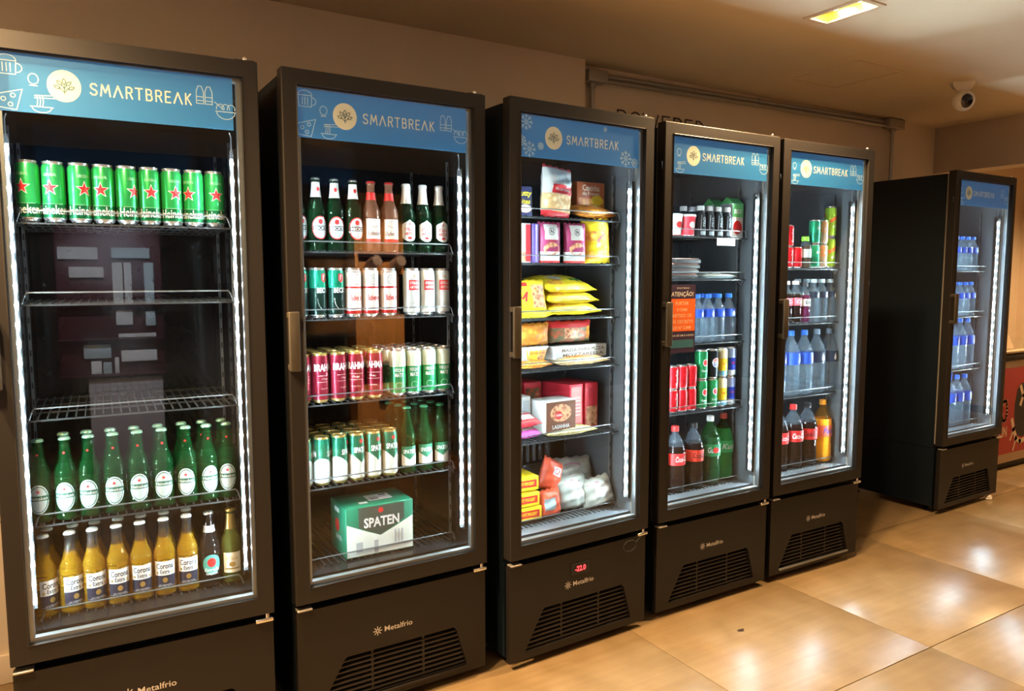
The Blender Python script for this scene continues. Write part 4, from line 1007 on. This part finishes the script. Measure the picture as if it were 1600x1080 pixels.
for i, u in enumerate((.158, .202)):
    fbox('frozen_box', .040, .140, .13, F_white, [('grey_panel', [rect(-.014, .02, .014, .125)], M_lab_grey)], f'{["left", "right"][i]} plain white carton standing beside the lasagna box', T, u, .20, e_+.016, 0)
for i, (m1, lab) in enumerate(((F_red, 'red and white packet on top at left end of fifth freezer shelf'), (mat('magenta_film', (.55, .06, .38), .35), 'magenta packet below the red one at left end of fifth freezer shelf'))):
    fbag('frozen_packet', .13, .09, .03, [(.72, m1), (1, F_white)], [('white_patch', [gridrect(-.02, .02, .04, .05)], F_white, .002)], lab, T, .165, .125, e_+.062-.042*i, .1, -PI/2+.35)
fbag('frozen_bag', .24, .09, .03, [(1, food('pale_pasta_film', (.80, .72, .38), (.60, .50, .20), 20))], [('orange_patch', [gridrect(-.11, .02, -.05, .06)], F_orng, .002)], 'pale yellow pasta bag lying under the lasagna box', T, .370, .125, e_+.014, 0, -PI/2)
# freezer floor
for i, (u, z, lab) in enumerate(((.150, 0, 'bottom'), (.140, .056, 'middle'), (.136, .118, 'top'))):
    fbox('frozen_box', .160, .052, .12, mat('yellow_card', (.88, .62, .02), .4), [('red_panel', [rect(-.02, .012, .07, .040)], M_redp), ('lettering', [text('HOT POCKET', .025, .026, .012, .07, .02)], M_yellow)], f'yellow box with red panel, {lab} of the stack at the freezer floor', T, u, .14, FLOORZ+.012+z if i == 0 else FLOORZ+.012+z, -.06, group='yellow boxes on the freezer floor')
fbag('frozen_pouch', .115, .105, .06, [(.12, F_red), (1, F_orng2 := mat('red_orange_film', (.78, .11, .05), .35, noise=.15, scale=15))], [('white_panel', [gridrect(-.04, .03, .015, .075)], M_lab_silver, .002)], 'lower red orange pouch standing beside the yellow boxes on freezer floor', T, .285, .165, FLOORZ+.004, .1, -.1)
fbag('frozen_pouch', .110, .125, .06, [(.12, F_orng2), (1, F_orng2)], [('white_panel', [gridrect(-.02, .06, .025, .095)], F_white, .002), ('label_marks', [ring_ell(.002, .078, .011, .011, .003, 12)], M_redp, .003)], 'upper red orange pouch tilted on top of the lower red pouch', T, .300, .20, FLOORZ+.095, .1, -.2, .5)
for i, (u, n, z, w_, h_, rz, ry, lab) in enumerate(((.430, .20, .004, .21, .14, .05, .1, 'left grey frozen dough bag on the freezer floor'), (.535, .165, .006, .15, .115, -.1, -.15, 'right grey frozen dough bag on the freezer floor'), (.480, .29, .02, .24, .17, 0, .05, 'rear grey frozen dough bag against the freezer back'))):
    fbag('frozen_bag', w_, h_, .085, [(.08, F_grey), (1, F_grey)], [('white_patch', [gridrect(-.03, .04, .04, .09)], F_white, .002), ('dark_marks', [stroke([(-.05, .11), (-.01, .115), (.03, .105)], .005)], M_mauve if i == 2 else M_lab_grey, .003)] if True else [], lab, T, u, n, FLOORZ+z, rz, -.35, ry) if False else None
M_mauve = mat('mauve_print', (.35, .12, .18), .5)
for (u, n, z, w_, h_, rz, ry, lab) in ((.410, .19, .004, .19, .135, .05, .1, 'left grey frozen dough bag on the freezer floor'), (.535, .160, .006, .15, .115, -.1, -.15, 'right grey frozen dough bag on the freezer floor'), (.480, .27, .02, .24, .165, 0, .05, 'rear grey frozen dough bag against the freezer back')):
    fbag('frozen_bag', w_, h_, .095, [(.08, F_grey), (1, F_grey)], [('white_patch', [gridrect(-.03, .035, .035, .08)], F_white, .002), ('dark_marks', [stroke([(-.05, h_*.8), (-.01, h_*.83), (.03, h_*.78)], .005)], M_mauve, .003)], lab, T, u, n, FLOORZ+z, rz, -.3, ry)
# dark basket at the back of the freezer floor
bk = MB(); mB = mat('dark_crate_plastic', (.035, .04, .045), .5)
bk.bbox(-.15, 0, 0, .15, .16, .012, mB, .003).bbox(-.15, 0, 0, -.144, .16, .30, mB, .002).bbox(.144, 0, 0, .15, .16, .30, mB, .002).bbox(-.15, .154, 0, .15, .16, .30, mB, .002).bbox(-.15, 0, 0, .15, .006, .16, mB, .002)
for i in range(9): bk.bbox(-.136+i*.032, 0, .17, -.118+i*.032, .006, .24, mB, .002)
bk.bbox(-.15, -.004, .24, .15, .01, .30, mB, .003)
bo = bk.build('storage_crate'); put(bo, T, .285, .36, FLOORZ+.001); tag(bo, 'dark slotted plastic crate at the back of the freezer floor', 'crate')

# ------------------------------------------------------------------ fourth fridge
Q = 3; a, b, c, d_ = S[3]
def cup(u, n, z, lab, m1, m2):
    o = MB().lathe([(0, .026), (.003, .028), (.075, .034), (.080, .036), (.088, .036), (.090, .030)], M_white, 18, mf=[m2, m1, m1, M_white, M_white]).build('yogurt_cup')
    MB().flat([ell(0, .045, .016, .014, 10)], cylmap(.0325), m2).build('round_print', o)
    put(o, Q, u, n, z); tag(o, lab, 'cup')
cup(.196, .15, a, 'white and red cup at the left end of top shelf, fourth fridge', M_white, M_redp)
cup(.128, .15, a, 'white cup with yellow print behind the notice edge, fourth fridge', M_white, M_yellow)
cup(.266, .145, a, 'red cup beside the dark shake bottles, top shelf, fourth fridge', M_redcard, M_white)
for i, u in enumerate([.345, .397, .449, .503]): stock('yop', Q, u, .150, a, f'dark shake bottle with white cap, {ORD[i]} of front four, fourth fridge', 'dark shake bottles', 0)
for i, u in enumerate([.300, .350, .402]): stock('yop', Q, u, .205, a, f'dark shake bottle, {ORD[i]} of the three behind, fourth fridge', 'dark shake bottles', .2)
M_milk = mat('milk_carton_green', (.12, .52, .16), .4)
ct = MB().bbox(-.035, 0, 0, .035, .07, .150, M_white, .002).add([(-.035, 0, .150), (.035, 0, .150), (.035, .07, .150), (-.035, .07, .150), (-.035, .033, .178), (.035, .033, .178), (.035, .037, .178), (-.035, .037, .178)], [(0, 1, 5, 4), (2, 3, 7, 6), (1, 2, 6, 5), (3, 0, 4, 7), (4, 5, 6, 7)], M_milk).build('juice_carton')
MB().flat([rect(-.034, .09, .034, .148)], planemap(-.0006), M_milk).build('green_panel', ct)
MB().flat([ell(0, .045, .028, .030, 12)], planemap(-.0006), M_redp).build('fruit_picture', ct)
MB().flat([text('suco', 0, .115, .020, .05, .02, .2)], planemap(-.001), M_white).build('lettering', ct)
put(ct, Q, .563, .14, a); tag(ct, 'gable top juice carton, green and white with red fruit, fourth fridge', 'carton')
ct2 = copy_tree(ct); put(ct2, Q, .545, .23, a); tag(ct2, 'green juice carton standing behind the front one, fourth fridge', 'carton')
for i in range(4):
    tr = MB().bbox(-.085, 0, 0, .085, .16, .016, mat('tray_black', (.03, .03, .032), .4), .003).build('food_tray')
    MB().bbox(-.080, .004, .016, .080, .156, .021, [mat('salmon_food', (.60, .28, .22), .4), mat('pale_food', (.52, .42, .40), .4)][i % 2], .003).build('food_filling', tr)
    put(tr, Q, .245+.01*i, .14, b+.0218*i, .05*i); tag(tr, f'{["bottom", "second", "third", "top"][i]} food tray of the stack on second shelf, fourth fridge', 'tray', 'stacked food trays')
fbag('film_packet', .20, .13, .022, [(1, mat('clear_film', (.30, .36, .38), .2, noise=.3, scale=20))], [('label', [gridrect(-.05, .03, .03, .07)], M_lab_silver, .002)], 'flat clear film packet lying right of the trays, fourth fridge', Q, .47, .13, b+.010, 0, -PI/2)
for i, u in enumerate([.075, .139, .203, .268]): stock('ws', Q, u, .150, c, f'blue-capped water bottle behind the notice, {ORD[i]} from left, fourth fridge', 'water bottles in the fourth fridge')
for i, u in enumerate([.335, .400, .464]): stock('ws', Q, u, .150, c, f'blue-capped water bottle, {ORD[i]} right of the notice, fourth fridge', 'water bottles in the fourth fridge', .2)
stock('ws', Q, .535, .155, c, 'blue-capped water bottle at the right wall, front row, fourth fridge', 'water bottles in the fourth fridge', .1)
for i, u in enumerate([.370, .434, .500]): stock('ws', Q, u, .222, c, f'blue-capped water bottle, {ORD[i]} of the second row, fourth fridge', 'water bottles in the fourth fridge')
G = 'cans on the lowest shelf of the fourth fridge'
for i, u in enumerate([.142, .198, .253, .308]):
    for t in (0, 1): stock('ccola', Q, u, .150, d_+.1002*t, f'small red soda can, {ORD[i]} from left, {["lower", "upper"][t]} layer, fourth fridge', G, [.2, .3, 1.6, 1.7][i])
for t in (0, 1):
    stock('cgua', Q, .372, .152, d_+.1302*t, f'green soda can with red emblem, {["lower", "upper"][t]} one, fourth fridge', G, 0)
    stock(['cgua', 'cpep'][t], Q, .436, .152, d_+.1302*t, ['green soda can with red emblem under the black globe can, fourth fridge', 'black soda can with round red blue globe, fourth fridge'][t], G, 0)
    stock('cyel', Q, .497, .152, d_+.1322*t, f'yellow and blue can, {["lower", "upper"][t]} one, fourth fridge', G, 0)
    stock('cblu', Q, .556, .155, d_+.1322*t, f'royal blue and silver can, {["lower", "upper"][t]} one, fourth fridge', G, 0)
G = 'large soda bottles on the floor of the fourth fridge'
stock('colam', Q, .128, .155, FLOORZ, 'cola bottle with red label at left wall, floor of fourth fridge', G, .5)
stock('colam', Q, .228, .155, FLOORZ, 'red-capped cola bottle with white script, floor of fourth fridge', G, .1)
stock('colamz', Q, .348, .165, FLOORZ, 'cola bottle with black script on red label, floor of fourth fridge', G, 0)
stock('guar', Q, .455, .17, FLOORZ, 'dark green soda bottle with white cap, floor of fourth fridge', G, -.2)
stock('guarg', Q, .570, .20, FLOORZ, 'bright green soda bottle with coral cap, floor of fourth fridge', G, -.1)

# ------------------------------------------------------------------ fifth fridge
Q = 4; a, b, c = S[4]; G = 'cans on the top shelf of the fifth fridge'
for i, (kind, u, nm) in enumerate((('ccola', .222, 'red'), ('cspr', .410, 'mint green'), ('cpea', .469, 'peach'), )):
    hh = .1002 if kind == 'ccola' else .1152
    for t in (0, 1): stock(kind, Q, u, .150, a+hh*t, f'{nm} soda can, {["lower", "upper"][t]} of its pair, top shelf, fifth fridge', G, .2)
stock('ccola', Q, .284, .150, a, 'single red soda can second from left, top shelf, fifth fridge', G, 1.4)
o = pet(.150, .029, mat('dark_tea_in_pet', (.05, .04, .03), .12), P_clear, False, .7, 'juice_bottle', True); screwcap(o, .150, mat('lime_cap', (.30, .75, .06), .4), .0175, .022)
MB().lathe([(.05, .0297), (.09, .0297)], M_lab_silver, 18, cap0=False, cap1=False).build('wrap_label', o)
put(o, Q, .346, .150, a); tag(o, 'small dark bottle with lime green cap, top shelf, fifth fridge', 'bottle')
for t in (0, 1): stock('ccit', Q, .533, .155, a+.1502*t*.8 if False else a+.1502*t, f'tall lime and orange can, {["lower", "upper"][t]} one, top shelf, fifth fridge', G, 0) if t == 0 else stock('cspr', Q, .470, .215, a, 'mint green soda can behind the peach cans, top shelf, fifth fridge', G)
stock('ccit', Q, .533, .155, a+.1502, 'tall lime and orange can, upper one, top shelf, fifth fridge', G, .1) if a+.31 < 1.88 else None
G = 'small bottles on the second shelf of the fifth fridge'
stock('softs', Q, .222, .150, b, 'dark soda bottle with pink label, leftmost on second shelf, fifth fridge', G, .3)
stock('softs', Q, .287, .150, b, 'dark soda bottle with pink label, second on second shelf, fifth fridge', G, .1)
stock('softv', Q, .351, .150, b, 'purple soda bottle with grey label, second shelf, fifth fridge', G, .1)
for i, u in enumerate([.414, .477, .540]): stock('wsd', Q, u, .150, b, f'water bottle with black drop label, {ORD[i]} of three, fifth fridge', G, .1)
for i, u in enumerate([.382, .446, .510]): stock('wsd', Q, u, .214, b, f'water bottle, {ORD[i]} of the row behind, second shelf, fifth fridge', G, .3)
G = 'large water bottles in the fifth fridge'
for i, u in enumerate([.186, .281, .376]): stock('wb', Q, u, .160, c, f'large blue-capped water bottle, {ORD[i]} from left, fifth fridge', G, [.3, .5, .4][i])
for i, u in enumerate([.468, .558]): stock('wbd', Q, u, .160, c, f'large water bottle with dark label, {["left", "right"][i]} one, fifth fridge', G, 0)
G = 'large soda bottles on the floor of the fifth fridge'
stock('cola', Q, .215, .165, FLOORZ, 'large cola bottle with red label, leftmost, floor of fifth fridge', G, .1)
stock('cola', Q, .320, .165, FLOORZ, 'large cola bottle with red label, second, floor of fifth fridge', G, -.1)
stock('colaz', Q, .425, .165, FLOORZ, 'large black-capped cola bottle beside the orange one, fifth fridge', G, -.4)
stock('fanta', Q, .540, .165, FLOORZ, 'large orange soda bottle at right, floor of fifth fridge', G, 0)

# ------------------------------------------------------------------ far right fridge
Q = 5
for sh, (z, kind, us, dn) in enumerate(((S[5][0], 'ws', [.26, .325, .39, .455, .52], .064), (S[5][1], 'ws', [.26, .325, .39, .455, .52], .064), (S[5][2], 'wb', [.24, .33, .42, .51], .089), (FLOORZ, 'wb', [.24, .33, .42, .51], .089))):
    for r in range(2):
        for i, u in enumerate(us):
            stock(kind, Q, u, .155+r*dn, z, f'blue-capped water bottle, {ORD[i]} from left, {["front", "second"][r]} row, {["top shelf", "second shelf", "third shelf", "floor"][sh]}, far right fridge', 'water bottles in the far right fridge', .2)

# ------------------------------------------------------------------ conduit, letters, camera on the wall and ceiling
cd = empty('wall_conduit', (2.34, 3.085, 2.40)); tag(cd, 'grey metal conduit running along the wall top between two junction boxes', 'conduit')
def cpart(mb, name): return mb.build(name, cd)
def rel(x, y, z): return (x-2.34, y-3.085, z-2.40)
cpart(MB().bbox(*rel(2.285, 3.035, 2.372), *rel(2.405, 3.10, 2.432), M_steel, .004), 'junction_box')
cpart(MB().bbox(*rel(4.80, 3.035, 2.398), *rel(4.965, 3.10, 2.458), M_steel, .004), 'junction_box')
cpart(MB().tube([rel(2.40, 3.082, 2.418), rel(4.81, 3.082, 2.438)], .013, M_steel, 10), 'pipe')
cpart(MB().tube([rel(2.40, 3.070, 2.390), rel(4.81, 3.070, 2.412)], .011, M_steel, 10), 'pipe')
cpart(MB().tube([rel(2.335, 3.075, .3), rel(2.335, 3.075, 2.375)], .0135, M_steel, 12), 'drop_pipe')
cpart(MB().tube([rel(4.885, 3.075, .3), rel(4.885, 3.075, 2.40)], .0125, M_steel, 12), 'drop_pipe')
for x, z in ((2.335, 2.362), (4.885, 2.388)): cpart(MB().lathe([(0, .019), (.02, .019), (.022, .016)], M_steel, 12, c=rel(x, 3.075, z-.012)), 'collar')
cpart(MB().lathe([(0, .017), (.03, .017)], M_steel, 12).build and MB().tube([rel(3.55, 3.082, 2.4275), rel(3.59, 3.082, 2.4278)], .017, M_steel, 10), 'coupling')
ws = empty('wall_letters', (2.5, 3.1, 2.2)); tag(ws, 'raised black letters on the wall half hidden behind the third and fourth fridges', 'sign')
M_letter = mat('black_letter', (.02, .016, .013), .5)
def letter(ch, x0, x1, ztop, h=.10):
    ST = {'P': STROKES['R'][:1], 'O': [arc(.4, .5, .4, .5, 0, 360, 20)], 'W': [[(0, 1), (.3, 0), (.55, .85), (.8, 0), (1.1, 1)]], 'E': STROKES['E'], 'R': STROKES['R'], 'D': [[(.05, 0), (.05, 1), (.3, 1), (.6, .8), (.68, .5), (.6, .2), (.3, 0), (.05, 0)]]}[ch]
    mx = max(p[0] for l in ST for p in l); m = MB()
    for l in ST: m.flat([stroke([(x0+p[0]/mx*(x1-x0)-2.5, ztop-h+p[1]*h-2.2) for p in l], .006)], planemap(-.012), M_letter)
    o = m.build('letter', ws); s = o.modifiers.new('solid', 'SOLIDIFY'); s.thickness = .004; s.offset = -1
for ch, x0, x1 in (('P', 2.507, 2.567), ('O', 2.592, 2.672), ('W', 2.685, 2.790), ('E', 2.818, 2.872), ('R', 2.900, 2.962), ('E', 2.985, 3.040), ('D', 3.068, 3.135)): letter(ch, x0, x1, 2.264)

sc_ = empty('security_camera', (4.27, 2.285, H)); tag(sc_, 'white dome security camera with black lens hanging from the ceiling at right', 'camera')
M_cw2 = mat('camera_white_plastic', (.72, .70, .66), .35)
MB().lathe([(-.078, .030), (-.073, .046), (-.060, .0545), (-.03, .056), (0, .056)], M_cw2, 24).build('mount', sc_)
hd = MB().lathe([(-.105+.055*math.sin(t*PI/12-PI/2), max(.0005, .055*math.cos(t*PI/12-PI/2))) for t in range(13)], M_cw2, 24).build('head', sc_)
ldir = Vector((-.66, -.72, -.22)).normalized(); e1 = ldir.cross(Vector((0, 0, 1))).normalized(); e2 = e1.cross(ldir)
ln = MB(); vs = []; cc = Vector((0, 0, -.105))
for j in range(6):
    for i in range(20):
        t = 2*PI*i/20; rr = .66*j/5
        q = (ldir*math.sqrt(1-min(.98, rr*rr))+(e1*math.cos(t)*.72+e2*math.sin(t))*rr); vs.append(cc+q.normalized()*.0563)
ln.add(vs, [(j*20+i, j*20+(i+1) % 20, (j+1)*20+(i+1) % 20, (j+1)*20+i) for j in range(5) for i in range(20)], mat('lens_black', (.008, .006, .012), .08, spec=.8), True); ln.build('lens_cover', sc_)
MB().lathe([(0, .010), (.004, .010), (.005, .006)], mat('lens_glass', (.02, .015, .06), .05, spec=1), 14).build('lens', sc_).location = cc+ldir*.054
sc_.children[-1].rotation_euler = ldir.to_track_quat('Z', 'Y').to_euler()

# ------------------------------------------------------------------ chest freezer in the recess at right
cf = empty('chest_freezer', (5.66, 2.67, 0)); tag(cf, 'red chest freezer with cream edges and dark rim behind the far right fridge', 'freezer')
M_cfred = mat('freezer_red', (.42, .03, .035), .4, noise=.06); M_cfcream = mat('freezer_cream', (.75, .58, .40), .45); M_cfdark = mat('freezer_dark', (.03, .026, .024), .5)
MB().bbox(0, .004, .05, 1.3, .62, .80, M_cfcream, .008).build('body', cf)
MB().box(.004, 0, .12, 1.296, .0045, .745, M_cfred).build('red_panel', cf)
MB().bbox(.02, .03, 0, 1.28, .58, .05, M_cfdark, .004).build('plinth', cf)
MB().bbox(-.01, -.012, .80, 1.31, .63, .845, M_cfdark, .006).build('rim', cf)
MB().bbox(-.006, -.016, .853, 1.306, .60, .872, M_cfcream, .005).bbox(.0, -.004, .845, 1.30, .62, .854, M_cfdark, .002).build('lid_frame', cf)
MB().box(.03, .02, .873, 1.27, .58, .879, M_glass).build('sliding_glass_lid', cf)
pr = MB(); prm = M_cfcream
MB().flat([stroke(arc(.085, .44, .035, .075, 200, 500, 14), .022)], planemap(-.0006), M_cfcream).build('swirl_print', cf)
MB().flat([text('IN', .10, .285, .075, .065, .02)], planemap(-.0006), M_cfcream).build('lettering', cf)
MB().flat([colshape([(.225, .40, .48), (.25, .30, .58), (.29, .24, .62), (.36, .22, .63), (.43, .25, .62), (.47, .33, .55)])], planemap(-.0006), M_blackp).build('black_shape', cf)
MB().flat([stroke([(.20, .36), (.23, .29), (.27, .22), (.33, .19), (.40, .20)], .035), stroke([(.23, .29), (.19, .22)], .02), stroke([(.27, .22), (.24, .14)], .02), ], planemap(-.001), M_cfcream).build('splash_print', cf)
MB().flat([stroke([(.30, .60), (.34, .53), (.31, .47)], .03)], planemap(-.001), M_cfcream).build('curl_print', cf)
cs = MB().prism([(0, 0), (.215, 0), (.19, .09), (.17, .11), (.03, .11), (.01, .09)], None, 0, .012, M_cfcream).build('counter_sign'); cs.location = (5.715, 2.72, .8795); cs.rotation_euler = (-.25, 0, 0)
tag(cs, 'small blank cream sign standing on the chest freezer lid', 'sign')

tcab = empty('added_shade_cabinet', (-.94, 2.2, 0)); tag(tcab, 'added unseen tall cabinet that shades the wall strip left of the leftmost fridge', 'cabinet')  # unseen blocker added to keep lamp light off the wall beside the fridge
MB().bbox(0, .02, .06, .64, .80, 2.0, M_side, .004).build('body', tcab)
MB().bbox(.01, .06, 0, .63, .76, .06, M_rub, .003).build('plinth', tcab)
for x in (.004, .323): d9 = MB().bbox(x, 0, .07, x+.313, .02, 1.99, M_black, .004).build('cabinet_door', tcab); MB().bbox(.30 if x < .1 else .33, -.02, 1.0, .312 if x < .1 else .342, .0, 1.18, M_steel, .003).build('door_pull', d9)

# ------------------------------------------------------------------ scraps on the floor
sp = MB().add([(-.012, -.004, 0), (.010, -.010, .0), (.020, .002, .004), (.004, .010, .002), (-.016, .006, .003), (0, 0, .007)], [(0, 1, 5), (1, 2, 5), (2, 3, 5), (3, 4, 5), (4, 0, 5), (4, 3, 2, 1, 0)], mat('dark_scrap', (.04, .02, .01), .7)).build('floor_scrap')
sp.location = (2.245, 1.956, .0005); tag(sp, 'tiny dark scrap lying on the tile before the fourth fridge', 'scrap')
sw = MB().bbox(-.03, -.015, 0, .03, .02, .012, mat('paper_white', (.75, .70, .60), .7), .004).bbox(-.022, -.01, .010, .018, .014, .022, mat('paper_white', (.75, .70, .60), .7), .004).build('paper_scrap')
sw.location = (4.955, 2.36, .0005); sw.rotation_euler = (0, 0, .4); tag(sw, 'small crumpled white paper scrap at the base of the far right fridge', 'scrap')

# ------------------------------------------------------------------ what stands opposite and shows in the door glass
rk = empty('snack_rack', (0, -1.25, 0)); tag(rk, 'dark red snack rack with white cards opposite, mirrored in the leftmost fridge glass', 'rack')
M_rkred = mat('rack_dark_red', (.05, .006, .008), .5); M_ped = mat('pedestal_grey', (.32, .29, .30), .6)
MB().bbox(-.14, -.2, 0, .31, .02, .72, M_ped, .006).build('pedestal', rk)
MB().bbox(-.30, -.06, .72, .33, -.02, 1.74, M_rkred, .006).build('back_board', rk)
for z in (.74, .98, 1.21): MB().bbox(-.30, -.06, z, .33, .06, z+.012, M_rkred, .003).build('rack_shelf', rk)
random.seed(3)
for i, (x0, x1, z0, z1) in enumerate(((-.12, -.06, .755, .84), (-.05, .0, .755, .83), (.02, .045, .755, .86), (.06, .28, .83, .905), (-.16, .0, .86, .95), (.05, .28, .995, 1.02), (.04, .14, 1.08, 1.18), (.22, .28, 1.07, 1.17), (.03, .09, 1.225, 1.50), (.10, .145, 1.225, 1.50), (.22, .28, 1.225, 1.50), (-.22, -.02, 1.40, 1.47), (-.28, -.05, 1.52, 1.60), (.03, .26, 1.53, 1.60))):
    o = MB().bbox(x0, -.018, z0, x1, .010, z1, [M_white, M_lab_silver, F_white][i % 3], .003).build('price_card', rk)
sh = empty('wooden_display_tower', (2.23, -1.25, 0)); tag(sh, 'tall orange wood display tower opposite, mirrored in the second fridge glass', 'shelf')
M_wood = mat('orange_wood', (.55, .22, .05), .45, noise=.25, scale=5, stretch=(8, 1, 1))
MB().bbox(-.22, -.10, 0, .22, -.07, 2.05, M_brcard, .004).build('back_panel', sh)
for x in (-.22, .19): MB().bbox(x, -.10, 0, x+.03, .10, 2.05, M_wood, .004).build('side_panel', sh)
for z0, z1 in ((0, .55), (.72, 1.10), (1.42, 1.52), (1.58, 2.05)): MB().bbox(-.19, .07, z0, .19, .10, z1, M_wood, .004).build('front_panel', sh)
MB().lathe([(0, .045), (.02, .045)], M_void, 16).build('round_hole', sh).location = (0, .095, .40)
sh.children[-1].rotation_euler = (-PI/2, 0, 0)
for i in range(2):
    o = MB().tube([(2.13+i*.2, -1.20, 1.475), (2.16+i*.2, -1.06, 1.53)], .045, mat('pink_paper', (.70, .50, .42), .6), 14).build('paper_roll')
    tag(o, f'{["left", "right"][i]} pink paper roll on the wooden tower, mirrored in the second fridge', 'roll', 'paper rolls on the tower')

dup_l = [l for l, n in USED.items() if n > 1]
print('DUPLICATE LABELS', dup_l[:10])
